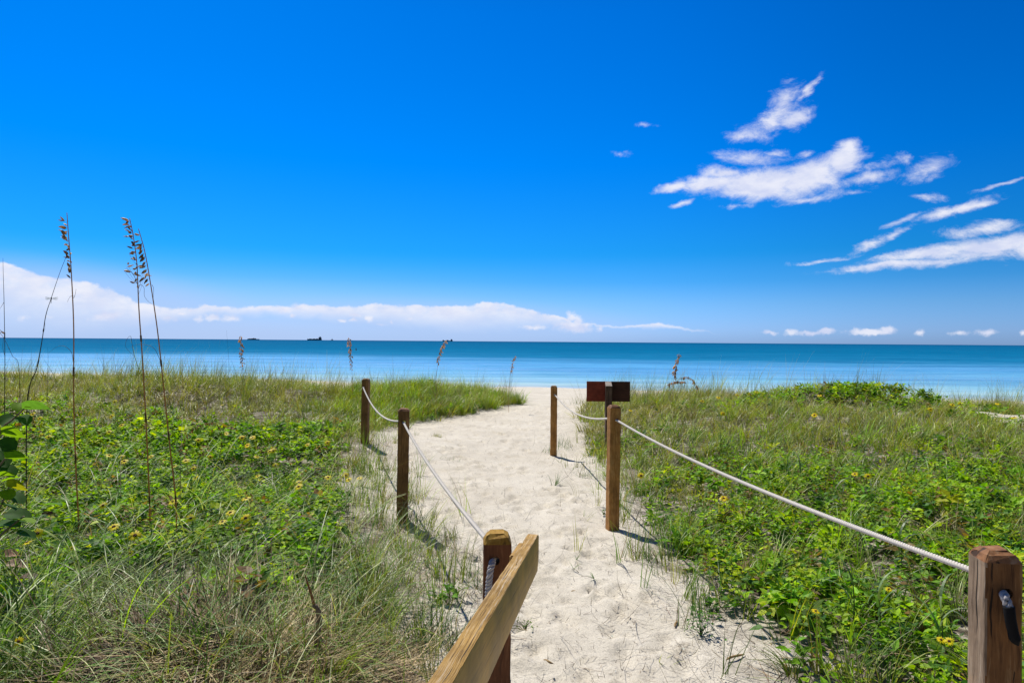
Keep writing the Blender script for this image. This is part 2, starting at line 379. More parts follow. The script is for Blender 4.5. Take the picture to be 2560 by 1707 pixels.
def build_ground():
    t = np.linspace(math.asinh(-90/4.0), math.asinh(90/4.0), 860); xs = .4+4.0*np.sinh(t)
    ys = [-14.0]
    while ys[-1] < 95:
        y = ys[-1]
        ys.append(y+(.9 if y < -1 else .12 if y < 2 else max(.026, .0062*y) if y < 45 else 1.2))
    ys = np.array(ys); X, Y = np.meshgrid(xs, ys)
    Z = H(X, Y); d = bank(X, Y); sandy = 1-smooth(d, .2, 1.2)*(Y < 17)
    f = np.abs(fbm(X*2.4, Y*2.4, 21, 3)-.5)*.042+(fbm(X*7.5, Y*7.5, 31, 3)-.5)*.020
    Z = Z+f*sandy*np.clip((1.6-np.abs(xs[None, :]-.4)/16), .2, 1)*(Y < 40)
    for _ in range(620):                                         # footprints
        fy = 2.2+14*rs.rand()**1.4; l, r = edges(fy); fx = l+.15+(r-l-.3)*rs.rand()
        a = rs.normal(0, .5); lx, ly, dp = .045*rs.uniform(.7, 1.2), .095*rs.uniform(.7, 1.3), .008+.016*rs.rand()
        i0, i1 = np.searchsorted(xs, [fx-.4, fx+.4]); j0, j1 = np.searchsorted(ys, [fy-.4, fy+.4])
        dx = X[j0:j1, i0:i1]-fx; dy = Y[j0:j1, i0:i1]-fy
        u = (dx*math.cos(a)-dy*math.sin(a))/lx; v = (dx*math.sin(a)+dy*math.cos(a))/ly; rr = np.sqrt(u*u+v*v)
        Z[j0:j1, i0:i1] += -dp*np.exp(-rr**4)+dp*.55*np.exp(-((rr-1.35)/.35)**2)
    ny, nx = X.shape; idx = np.arange(nx*ny).reshape(ny, nx)
    q = np.stack([idx[:-1, :-1], idx[:-1, 1:], idx[1:, 1:], idx[1:, :-1]], -1).reshape(-1, 4)
    s = shore(X)-Y
    wet = smooth(s, 2.6+.8*np.sin(X*.7), .3)
    wrack = np.exp(-((s-13.5-.5*np.sin(X*1.1))/.10)**2)+.8*np.exp(-((s-17.5-.6*np.sin(X*.8+1))/.12)**2)
    lit = np.clip(veg(X, Y)*.95+wrack*.6*(fbm(X*3, Y*3, 9, 2) > .45), 0, 1)
    me = np_mesh('ground', np.stack([X, Y, Z], -1).reshape(-1, 3), [q], smooth=True, attrs={'litter': lit.ravel(), 'wet': wet.ravel()})
    tag(link('ground', me, M_SAND), 'pale beach sand with footprints running between the dune banks', 'sand', kind='structure')

def build_water():
    m, N, b = mat('sea_water')
    co = N.n('ShaderNodeTexCoord').outputs['Object']
    s = N.n('ShaderNodeAttribute', attribute_name='offshore').outputs['Fac']      # metres from the shoreline
    ls = N.math('LOGARITHM', N.math('MAXIMUM', s, 1.0), 10.0)
    pat = N.noise(N.mapping(co, scale=(.012, .05, 1)), 1.0, 4.0, .55)
    ls2 = N.math('MULTIPLY_ADD', N.math('SUBTRACT', pat, .5), .55, ls)
    c = N.ramp(N.math('MULTIPLY', ls2, .25, clamp=True), [
        (0.0, (.50, .56, .50)), (.17, (.33, .52, .54)), (.30, (.15, .40, .56)), (.42, (.075, .30, .55)), (.475, (.010, .155, .32)), (.56, (.001, .12, .26)), (.72, (.001, .10, .23)), (.96, (.0, .070, .18))])
    dif = N.n('ShaderNodeBsdfDiffuse'); N.put(dif.inputs[0], c)
    gl = N.n('ShaderNodeBsdfGlossy'); gl.inputs['Roughness'].default_value = .16
    gl.inputs[0].default_value = (.9, .95, 1, 1)
    h = N.math('MULTIPLY_ADD', N.noise(N.mapping(co, scale=(.35, 1.6, 1)), 1.0, 4.0, .6), .7, N.math('MULTIPLY', N.noise(N.mapping(co, scale=(.05, .28, 1)), 1.0, 3.0, .6), 1.6))
    bp = N.n('ShaderNodeBump'); bp.inputs['Strength'].default_value = .55; bp.inputs['Distance'].default_value = .35
    N.put(bp.inputs['Height'], h); N.put(gl.inputs['Normal'], bp.outputs[0])
    calm = N.rng(ls2, 2.0, 1.45)
    patch = N.noise(N.mapping(co, scale=(.03, .22, 1)), 1.0, 4.0, .65)
    rip = N.noise(N.mapping(co, scale=(.22, 1.1, 1)), 1.0, 3.0, .6)
    rip2 = N.noise(N.mapping(co, scale=(.035, .30, 1)), 1.0, 4.0, .7)
    c = N.mix(1.0, c, N.ramp(N.math('MULTIPLY_ADD', rip, .5, N.math('MULTIPLY', rip2, .5)), [(.34, (.45, .60, .70)), (.49, (1, 1, 1)), (.62, (1.5, 1.3, 1.2))]), 'MULTIPLY'); N.put(dif.inputs[0], c)  # light and dark of the ripples painted into the water colour
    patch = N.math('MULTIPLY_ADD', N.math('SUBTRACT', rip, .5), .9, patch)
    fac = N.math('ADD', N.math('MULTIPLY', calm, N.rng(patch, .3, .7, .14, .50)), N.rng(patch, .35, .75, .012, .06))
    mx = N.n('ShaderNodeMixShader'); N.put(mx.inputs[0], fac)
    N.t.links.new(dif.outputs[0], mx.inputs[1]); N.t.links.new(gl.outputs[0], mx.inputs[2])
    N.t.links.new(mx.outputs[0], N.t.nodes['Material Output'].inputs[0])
    ys = [20.0]
    while ys[-1] < 60000: ys.append(ys[-1]*1.03 if ys[-1] > 60 else ys[-1]+1.0)
    ys = np.array(ys); xs = np.concatenate([-np.geomspace(60, 60000, 60)[::-1], np.linspace(-59, 59, 119), np.geomspace(60, 60000, 60)])
    X, Y = np.meshgrid(xs, ys); ny, nx = X.shape; idx = np.arange(nx*ny).reshape(ny, nx)
    q = np.stack([idx[:-1, :-1], idx[:-1, 1:], idx[1:, 1:], idx[1:, :-1]], -1).reshape(-1, 4)
    me = np_mesh('sea', np.stack([X, Y, np.full_like(X, SEA)], -1).reshape(-1, 3), [q], smooth=True, attrs={'offshore': np.maximum(Y-shore(X), 0).ravel()})
    tag(link('sea', me, m), 'calm turquoise sea darkening to deep blue at the horizon', 'sea', kind='structure')
build_ground(); build_water()

# ------------------------------------------------------------------ grass, leaves and straw that nobody could count
def sample(n, x0, x1, y0, y1, fn, pw=1.0):
    """n tries, kept with probability fn(x, y)"""
    y = y0+(y1-y0)*rs.rand(n)**pw; x = x0+(x1-x0)*rs.rand(n)
    k = (np.abs(x) < .80*y+1.3) & (rs.rand(n) < fn(x, y))
    return x[k], y[k]
def blades(sp, x, y, length, width, az, tilt, curl, nseg, tint, z=None, twist=None, clamp=True):
    """ribbons that leave the ground at tilt from the vertical and bend by curl along their length"""
    n = len(x)
    if n == 0: return
    z = H(x, y)-.01 if z is None else z
    length = np.broadcast_to(length, n); width = np.broadcast_to(width, n)
    p = np.stack([x, y, z], -1); pts = [p]
    dirx, diry = np.cos(az), np.sin(az)
    for i in range(nseg):
        th = tilt+curl*((i+.5)/nseg)
        st = np.stack([np.sin(th)*dirx, np.sin(th)*diry, np.cos(th)], -1)*(length/nseg)[:, None]
        p = p+st; pts.append(p)
    pts = np.stack(pts, 1)                                  # n, nseg+1, 3
    if clamp: pts[:, 1:, 2] = np.maximum(pts[:, 1:, 2], H(pts[:, 1:, 0], pts[:, 1:, 1])+.006)
    tw = rs.uniform(-.9, .9, n) if twist is None else twist
    sx, sy = np.cos(az+np.pi/2+tw), np.sin(az+np.pi/2+tw)
    w = width[:, None]*np.array([(1-(i/nseg)**1.6)*.93+.07 for i in range(nseg+1)])[None, :]*.5
    off = np.stack([sx[:, None]*w, sy[:, None]*w, np.zeros_like(w)], -1)
    V = np.stack([pts-off, pts+off], 2).reshape(-1, 3)
    b = (np.arange(n)*(nseg+1)*2)[:, None]+np.arange(nseg)[None, :]*2
    q = np.stack([b, b+1, b+3, b+2], -1).reshape(-1, 4)
    t = np.repeat(tint, (nseg+1)*2, axis=0)
    sp.add(V, [q], t)
LEAF_V = np.array([(0, 0, 0), (.45, 0, -.05), (1, 0, -.14), (.30, .34, .05), (.30, -.34, .05), (.66, .22, .0), (.66, -.22, .0)])
LEAF_F = np.array([(0, 1, 3), (1, 5, 3), (1, 2, 5), (0, 4, 1), (1, 4, 6), (1, 6, 2)])
def leaves(sp, o, az, pitch, roll, size, tint, wide=1.0):
    n = len(az)
    f = np.stack([np.cos(az)*np.cos(pitch), np.sin(az)*np.cos(pitch), np.sin(pitch)], -1)
    s0 = np.stack([-np.sin(az), np.cos(az), np.zeros(n)], -1); n0 = np.cross(f, s0)
    s = s0*np.cos(roll)[:, None]+n0*np.sin(roll)[:, None]; nn = np.cross(f, s)
    L = LEAF_V
    V = o[:, None, :]+size[:, None, None]*(L[None, :, 0:1]*f[:, None, :]+wide*L[None, :, 1:2]*s[:, None, :]+L[None, :, 2:3]*nn[:, None, :])
    F_ = (np.arange(n)*7)[:, None, None]+LEAF_F[None]
    sp.add(V.reshape(-1, 3), [F_.reshape(-1, 3)], np.repeat(tint, 7, axis=0))
def mixcol(n, cols, wts, var=.18):
    k = rs.choice(len(cols), n, p=np.array(wts)/sum(wts)); c = np.array(cols)[k]
    return np.clip(c*(1+var*rs.normal(size=(n, 1)))*(1+.06*rs.normal(size=(n, 3))), .004, .8)

def patchy(x, y, s, seed, lo, hi): return smooth(fbm(x*s, y*s, seed, 3), lo, hi)
def leafy(x, y):
    """where low broad-leaved ground cover grows"""
    d = bank(x, y); left = x < 0
    pl = smooth(-x, .9, 1.5)*smooth(y, 2.9, 3.9)*(1-smooth(y, 9.0, 11.5))*patchy(x, y, .9, 41, .28, .46)
    pl = pl*smooth(d, .25, .7)
    pl = np.maximum(pl, smooth(-x, 2.0, 2.6)*smooth(y, 2.2, 2.8)*(y < 5)*.9)
    pl = np.maximum(pl, .8*gauss(x, y, -1.9, 14.0, .9, .8))
    pl = pl*(1-.85*gauss(x, y, -1.25, 2.9, .8, .65))
    pr = smooth(d, .10, .45)*(1-smooth(y, 6.6, 8.6))*patchy(x, y, 1.35, 43, .22, .42)
    pr = np.maximum(pr, .85*smooth(d, .15, .5)*(1-smooth(y, 3.9, 4.8))*patchy(x, y, 2.6, 46, .30, .5))
    pr = np.maximum(pr, np.maximum(gauss(x, y, 6.3, 12.0, 1.4, .8), gauss(x, y, 7.6, 10.7, .9, .5)))
    pr = np.maximum(pr, .75*gauss(x, y, 4.1, 11.8, 1.2, .7)); pr = np.maximum(pr, .6*gauss(x, y, 8.6, 12.6, 1.0, .5))
    pr = np.maximum(pr, .9*gauss(x, y, 1.35, 9.6, .35, .7))
    pr = pr*(1-.9*gauss(x, y, 1.45, 7.6, .35, .9))
    return np.where(left, pl, pr)*veg(x, y)
def canopy(x, y): return .05+.17*fbm(x*2.1, y*2.1, 51, 3)*smooth(bank(x, y), .05, .8)+.10*smooth(fbm(x*.9, y*.9, 52, 2), .45, .7)+.10*gauss(x, y, 6.3, 12.0, 1.4, .8)
def grassy(x, y):
    left = x < 0; lf = leafy(x, y)
    far = np.where(left, smooth(y, 7.5, 10.0), smooth(y, 6.2, 8.5))
    g = (.30+.70*far)*(1-.72*lf*(1-.4*far))*(.45+.55*patchy(x, y, 1.6, 61, .3, .6))
    return np.clip(g, 0, 1)*veg(x, y)
def dryness(x, y):
    d = bank(x, y); left = x < 0
    s = np.where(left, np.maximum(gauss(x, y, -1.05, 2.75, .62, .62), .8*np.exp(-((d-.25)/.35)**2)*(1-smooth(y, 6, 9))), .85*np.exp(-((d-.25)/.42)**2)*(1-smooth(y, 8.5, 10)))
    s = np.maximum(s, .9*patchy(x, y, 1.35, 71, .50, .60)*(1-.5*smooth(y, 9, 13)))
    s = np.maximum(s, np.where(left, .25, .5)*smooth(y, 7.5, 10))
    return np.clip(s, 0, 1)*veg(x, y)*(1-.6*leafy(x, y))

def build_leaves():
    sp = Soup()
    x, y = sample(125000, -14, 14, 2.1, 18, lambda a, b: leafy(a, b)*(.35+.65*patchy(a, b, 4.5, 45, .3, .55))*np.clip(7.0/(b+2.0), .3, 1), 1.15)
    n = len(x); k = 8
    hgt = canopy(x, y)*(1-.55*rs.rand(n)**2.2)
    big = np.where(y > 8, 1.35, 1.0)*np.where(rs.rand(n) < .05, 1.8, rs.uniform(.75, 1.15, n))
    o0 = np.stack([x, y, H(x, y)+hgt], -1)
    base = rs.rand(n)*2*np.pi; sprig = mixcol(n, [(.23, .385, .010), (.135, .28, .010), (.36, .46, .010), (.055, .14, .014), (.22, .14, .05)], [4, 3.6, 1.7, 2.2, .6], .25)
    lean = rs.normal(0, .30, n)
    for i in range(k):
        az = base+i*2.4+rs.normal(0, .25, n)
        pitch = .55-.12*i+rs.normal(0, .32, n)+lean*np.cos(az)
        sz = (.034+.0042*i)*rs.uniform(.7, 1.4, n)*big
        o = o0+np.stack([np.cos(az)*.012, np.sin(az)*.012, -.010*i+0*az], -1)
        leaves(sp, o, az, pitch, rs.normal(0, .35, n), sz, sprig*(1+.10*rs.normal(size=(n, 1))), 1.0)
    # the bare vine stems under the leaves
    x, y = sample(26000, -12, 12, 2.1, 13, lambda a, b: leafy(a, b)*.8)
    blades(sp, x, y, rs.uniform(.15, .35, len(x)), .004, rs.rand(len(x))*6.28, rs.uniform(.9, 1.5, len(x)), rs.normal(0, .4, len(x)), 3, mixcol(len(x), [(.13, .10, .05), (.10, .13, .04)], [1, 1]))
    tag(link('ground_cover', sp.mesh('ground_cover'), M_LEAF), 'bright green leafy vines matted over both dune banks', 'ground cover', kind='stuff')
def clumps(sp, n, box, dens, nb, rad, L, W, tilt, curl, cols, wts, dry=None, nseg=5, az0=.2, azs=1.0, pw=1.0, var=.16):
    """tufts: every tuft has its own lean, height and colour"""
    cx, cy = sample(n, *box, dens, pw); m = len(cx); rs_h = .75+.5*fbm(cx*1.3, cy*1.3, 66, 2); k = rs.randint(nb[0], nb[1]+1, m)
    base = mixcol(m, cols, wts, .2)
    if dry is not None:
        f = np.clip(dry(cx, cy)+rs.normal(0, .18, m), 0, 1)[:, None]; base = base*(1-f)+mixcol(m, [(.42, .34, .16), (.28, .25, .06), (.20, .13, .06)], [3, 4, 1])*f
    tl, ta, th = rs.uniform(*L, m)*rs_h, rs.normal(az0, azs, m), rs.uniform(*tilt, m)
    i = np.repeat(np.arange(m), k); n2 = len(i); r = np.abs(rs.normal(0, rad, n2)); a = rs.rand(n2)*6.28
    x = cx[i]+r*np.cos(a); y = cy[i]+r*np.sin(a)
    vx = np.cos(ta[i])+.9*np.cos(a); vy = np.sin(ta[i])+.9*np.sin(a); az = np.arctan2(vy, vx)
    col = base[i]*(1+var*rs.normal(size=(n2, 1))); d_ = rs.rand(n2) < .10; col[d_] = mixcol(int(d_.sum()), [(.33, .26, .14), (.20, .14, .08)], [2, 1])
    blades(sp, x, y, tl[i]*rs.uniform(.55, 1.1, n2), rs.uniform(*W, n2), az, np.abs(th[i]+rs.normal(0, .18, n2)), rs.uniform(*curl, n2), nseg, np.clip(col, .004, .8))
def edge_left(a, b): return np.exp(-((bank(a, b)+.02)/.30)**2)*(a < .3)*(1-smooth(b, 8.5, 10.5))
def build_grass():
    sp = Soup()
    GREY, GRN, OLV, BRT, PALE = (.25, .31, .085), (.115, .24, .012), (.34, .37, .022), (.28, .44, .010), (.45, .50, .20)
    FARD = lambda a, b: np.clip(.12*smooth(b, 8, 12)+.30*dryness(a, b)+.35*(patchy(a, b, .7, 85, .5, .66)), 0, .9)
    # far banks: a closed sward of arching tufts
    clumps(sp, 21000, (-15, 15, 6.5, 18.5), lambda a, b: veg(a, b)*smooth(b, 6.3, 8.8)*(1-.55*leafy(a, b))*(.45+.55*patchy(a, b, 1.3, 61, .28, .5)), (8, 15), .06, (.24, .46), (.006, .0105), (.10, .6), (.5, 2.3), [GREY, GRN, OLV, BRT], [2.0, 2.6, 3.0, 2.4], FARD, 5, .2, 2.2)
    # bright green sward at the left tip and dark green clumps
    clumps(sp, 2600, (-3.4, .6, 11.5, 17), lambda a, b: veg(a, b)*.9, (10, 18), .06, (.28, .55), (.006, .010), (.05, .4), (.4, 1.6), [BRT, OLV, GRN, PALE], [3, 2, 1.8, .6], None, 5, .2, 2.0)
    # near banks: grey-green sprays over the leaves
    clumps(sp, 3400, (-8, 7, 2.0, 7.6), lambda a, b: veg(a, b)*(.12+.88*patchy(a, b, 1.3, 62, .42, .6))*(1-.5*leafy(a, b)), (6, 14), .032, (.28, .60), (.0042, .0085), (.12, .55), (.7, 2.5), [GREY, GRN, PALE, BRT], [3, 3.4, 1.0, 1.8], lambda a, b: .22*dryness(a, b), 8, .25, 1.7)
    clumps(sp, 1500, (.8, 7, 2.3, 8.5), lambda a, b: veg(a, b)*(.25+.75*patchy(a, b, 1.7, 96, .36, .55)), (6, 14), .03, (.22, .50), (.004, .008), (.05, .4), (.4, 2.0), [GRN, BRT, GREY, OLV], [3.5, 2.2, 1.6, 2], lambda a, b: .2+0*a, 7, .2, 2.0)
    clumps(sp, 1500, (-4, 4, 2.4, 11), lambda a, b: np.exp(-((bank(a, b)+.20)/.22)**2)*patchy(a, b, 3.4, 97, .52, .64)*.75, (3, 9), .03, (.10, .30), (.003, .0055), (.1, .8), (.0, 1.4), [GRN, BRT, GREY, OLV], [3, 2, 2, 1.5], lambda a, b: .25+0*a, 6, .3, 2.2)
    clumps(sp, 160, (-4.2, -1.7, 2.2, 3.6), lambda a, b: veg(a, b), (5, 12), .03, (.35, .75), (.006, .011), (.05, .45), (.5, 2.2), [GRN, GREY, BRT], [3, 2, 2], None, 10, .2, 2.0)
    clumps(sp, 300, (-3.2, -.6, 2.7, 4.3), lambda a, b: veg(a, b)*.8*patchy(a, b, 1.8, 95, .35, .55), (9, 20), .035, (.32, .62), (.004, .0075), (.12, .5), (.8, 2.2), [GREY, GRN, PALE], [3, 3.2, .8], None, 9, .2, 1.6)
    clumps(sp, 700, (-7, -.5, 2.2, 6.5), lambda a, b: veg(a, b)*.6, (5, 11), .03, (.5, .95), (.0045, .008), (.2, .6), (.9, 2.2), [GREY, PALE, GRN], [3, 1.2, 2.4], None, 10, .15, 1.1)
    # spears standing up along the crests, against the water
    def crest(a, b): return veg(a, b)*smooth(b, 10.5, 12.5)*(.12+.88*patchy(a, b, 1.1, 91, .42, .58))
    clumps(sp, 2600, (-15, 15, 10.5, 18), crest, (6, 14), .05, (.42, .92), (.0042, .0065), (.0, .22), (.1, 1.0), [GREY, OLV, GRN, PALE], [3, 3, 1.6, 1], lambda a, b: .3+0*a, 5, .3, 1.2)
    # the straggling, half bare strip beside the path
    clumps(sp, 2600, (-4, 4, 2.2, 9.8), lambda a, b: np.exp(-((bank(a, b)-.18)/.32)**2)*(.2+.8*patchy(a, b, 2.6, 92, .42, .6))*.8, (5, 14), .03, (.20, .46), (.0035, .0065), (.02, .3), (.0, .9), [GRN, BRT, GREY, OLV], [3.4, 2, 2.4, 1], lambda a, b: .12+0*a, 6, .3, 1.4)
    clumps(sp, 1300, (-3, 0, 2.6, 9.5), lambda a, b: edge_left(a, b)*.8*(1-.85*gauss(a, b, -1.5, 7.4, .5, 1.3))*(.3+.7*patchy(a, b, 2.4, 94, .4, .58)), (4, 12), .04, (.22, .50), (.0035, .006), (.02, .35), (.0, 1.1), [GRN, GREY, BRT, OLV], [3, 3, 1.5, 1], lambda a, b: .2+0*a, 6, .3, 1.4)
    tag(link('dune_grass', sp.mesh('dune_grass'), M_GRASS), 'green and grey dune grass arching over the banks', 'grass', kind='stuff')
def build_straw():
    sp = Soup()
    T = [(.42, .32, .17), (.22, .145, .075), (.10, .062, .036), (.60, .48, .27), (.04, .026, .016)]
    x, y = sample(120000, -14, 14, 2.0, 17, lambda a, b: dryness(a, b)*np.clip(5/(b+1), .22, 1)*(.25+.75*patchy(a, b, 3.0, 73, .43, .56)), 1.3); n = len(x)
    z = H(x, y)+rs.rand(n)**1.7*.065
    blades(sp, x, y, rs.uniform(.10, .38, n), rs.uniform(.0035, .0078, n), rs.rand(n)*6.28, rs.uniform(1.0, 1.6, n), rs.normal(.3, 1.3, n), 6, mixcol(n, T, [2.2, 3.4, 4, 1.2, 3], .25), z=z)
    x, y = sample(26000, -3, .1, 2.4, 9.0, lambda a, b: edge_left(a, b)*(1-.8*gauss(a, b, -1.5, 7.4, .5, 1.3))*patchy(a, b, 2.2, 75, .34, .55)); n = len(x)
    blades(sp, x, y, rs.uniform(.08, .30, n), rs.uniform(.0022, .0042, n), rs.rand(n)*6.28, rs.uniform(1.05, 1.6, n), rs.normal(.2, .9, n), 5, mixcol(n, T, [2, 4, 3, 1, 2], .22), z=H(x, y)+rs.rand(n)*.03)
    # swathes of fallen thatch combed in different directions
    for k in range(24):
        cx, cy = rs.uniform(-1.75, -.45), rs.uniform(2.3, 3.25); m = 190; a0 = rs.rand()*6.28
        x = cx+rs.normal(0, .10, m); y = cy+rs.normal(0, .10, m); c0 = np.array(T[rs.choice(5, p=[.34, .20, .12, .24, .10])])
        blades(sp, x, y, rs.uniform(.25, .6, m), rs.uniform(.004, .0078, m), a0+rs.normal(0, .5, m), rs.uniform(1.1, 1.52, m), rs.normal(.35, .7, m), 8, np.clip(c0*(1+.25*rs.normal(size=(m, 1))), .01, .7), z=H(x, y)+rs.rand(m)*.045)
    tag(link('dry_straw', sp.mesh('dry_straw'), M_STRAW), 'dead brown straw matted at the foot of the banks', 'dry grass', kind='stuff')
def build_litter():
    sp = Soup(); n = 7000
    y = 2.3+12*rs.rand(n)**1.5; l, r = edges(y); u = rs.rand(n)
    x = l-.2+(r-l+.4)*np.where(rs.rand(n) < .55, u, np.where(rs.rand(n) < .5, u**3, 1-u**3))
    z = H(x, y)+.014
    blades(sp, x, y, np.where(rs.rand(n) < .93, rs.uniform(.012, .07, n), rs.uniform(.1, .35, n)), rs.uniform(.0018, .004, n), rs.rand(n)*6.28, rs.uniform(1.25, 1.6, n), rs.normal(0, .9, n), 4, mixcol(n, [(.05, .035, .02), (.14, .10, .06), (.22, .17, .09)], [4, 2, 1]), z=z)
    m = 260; y = 2.4+9*rs.rand(m)**1.6; l, r = edges(y); x = l+(r-l)*rs.rand(m)
    leaves(sp, np.stack([x, y, H(x, y)+.012], -1), rs.rand(m)*6.28, rs.normal(0, .3, m), rs.normal(0, .5, m), rs.uniform(.006, .016, m), mixcol(m, [(.75, .72, .66), (.60, .52, .42)], [2, 1]), 1.4)
    # drifts of fine dead runners beside the posts
    for (px, py, rr, m) in ((1090, 1355, .22, 60), (1120, 1390, .16, 60), (1690, 1520, .22, 60), (1800, 1560, .25, 50), (1085, 1560, .18, 60), (1480, 1175, .35, 50), (1100, 1052, .5, 40), (1640, 1395, .3, 70), (1750, 1660, .25, 50)):
        c = G(px, py); x = c.x+rs.normal(0, rr*.6, m); y = c.y+rs.normal(0, rr*.6, m)
        blades(sp, x, y, rs.uniform(.08, .3, m), rs.uniform(.0016, .003, m), rs.rand(m)*6.28, rs.uniform(1.1, 1.55, m), rs.normal(0, .8, m), 6, mixcol(m, [(.12, .085, .05), (.22, .17, .10), (.07, .05, .03)], [2, 1, 1]), z=H(x, y)+.012)
    tag(link('twig_litter', sp.mesh('twig_litter'), M_STRAW), 'dark twig and seed scraps scattered over the sand path', 'litter', kind='stuff')
build_leaves(); build_grass(); build_straw(); build_litter()

# ------------------------------------------------------------------ posts, ropes, handrail, sign
W_RED = wood_mat('wood_reddish', (.04, .014, .006), (.125, .046, .017), (.22, .095, .04), seed=1.3, crack=.35)
W_ORG = wood_mat('wood_orange', (.12, .05, .012), (.37, .175, .045), (.54, .31, .11), seed=2.7, crack=.3)
W_PEEL = wood_mat('wood_peeling', (.05, .018, .006), (.20, .09, .030), (.40, .25, .12), grain=(48, 48, 2.6), seed=11.3, crack=.95, bump=1.0)
W_DRK = wood_mat('wood_dark', (.06, .028, .009), (.20, .10, .032), (.33, .19, .07), seed=4.1, crack=.35)
W_GRY = wood_mat('wood_weathered', (.10, .062, .038), (.27, .19, .125), (.42, .33, .24), seed=5.9, crack=.95, bump=1.0)
W_END = wood_mat('wood_end_grain', (.10, .05, .02), (.34, .20, .09), (.50, .36, .20), grain=(18, 18, 18), seed=3.3, crack=.8, bump=.8)
W_RUST = wood_mat('wood_end_rust', (.05, .02, .01), (.25, .115, .048), (.44, .30, .19), grain=(14, 14, 14), seed=8.3, crack=.8, bump=.8)
W_YEL = wood_mat('wood_end_yellow', (.06, .03, .008), (.36, .20, .025), (.50, .33, .07), grain=(22, 16, 16), seed=6.1, crack=.9, bump=.8)
W_RAILTOP = wood_mat('rail_top_weathered', (.075, .034, .008), (.40, .24, .065), (.66, .55, .40), grain=(190, 3.6, 60), seed=7.7, crack=.8, bump=.9, rough=.85, warp=.012)
W_RAILSIDE = wood_mat('rail_side', (.20, .09, .008), (.44, .225, .020), (.55, .31, .045), warp=.02, grain=(40, 1.3, 40), seed=9.2, crack=.25, bump=.25, rough=.5, spec=.4)
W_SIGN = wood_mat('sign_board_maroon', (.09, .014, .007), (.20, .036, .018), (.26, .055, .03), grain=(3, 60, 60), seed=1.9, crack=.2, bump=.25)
W_SIGN_SHADE = wood_mat('sign_board_shaded', (.03, .010, .006), (.068, .024, .014), (.10, .04, .025), grain=(3, 60, 60), seed=2.9, crack=.2, bump=.25)  # right half of the board, the post's shade painted into its colour
W_TWIG = wood_mat('dead_stalk_bark', (.07, .05, .03), (.24, .18, .115), (.42, .34, .24), grain=(60, 60, 5), seed=2.2, crack=.8, bump=1.0)

def simple_mat(name, col, rough=.7, spec=.3, noise=None):
    m, N, b = mat(name)
    if noise:
        co = N.n('ShaderNodeTexCoord').outputs['Object']
        N.put(b.inputs['Base Color'], N.mix(N.noise(co, noise, 4.0, .6), (*[c*.7 for c in col], 1), (*[min(1, c*1.3) for c in col], 1)))
    else: b.inputs['Base Color'].default_value = (*col, 1)
    b.inputs['Roughness'].default_value = rough; b.inputs['Specular IOR Level'].default_value = spec
    return m
M_ROPE = simple_mat('white_rope', (.60, .56, .50), .85, .2, 160.0)
M_ROPEOLD = simple_mat('grey_rope', (.42, .40, .40), .85, .2, 160.0)
M_TAPE = simple_mat('black_tape', (.006, .006, .007), .8, .15, 60.0)

def apply_mods(o):
    dg = bpy.context.evaluated_depsgraph_get(); ev = o.evaluated_get(dg)
    me = bpy.data.meshes.new_from_object(ev); old = o.data; o.modifiers.clear(); o.data = me; bpy.data.meshes.remove(old)

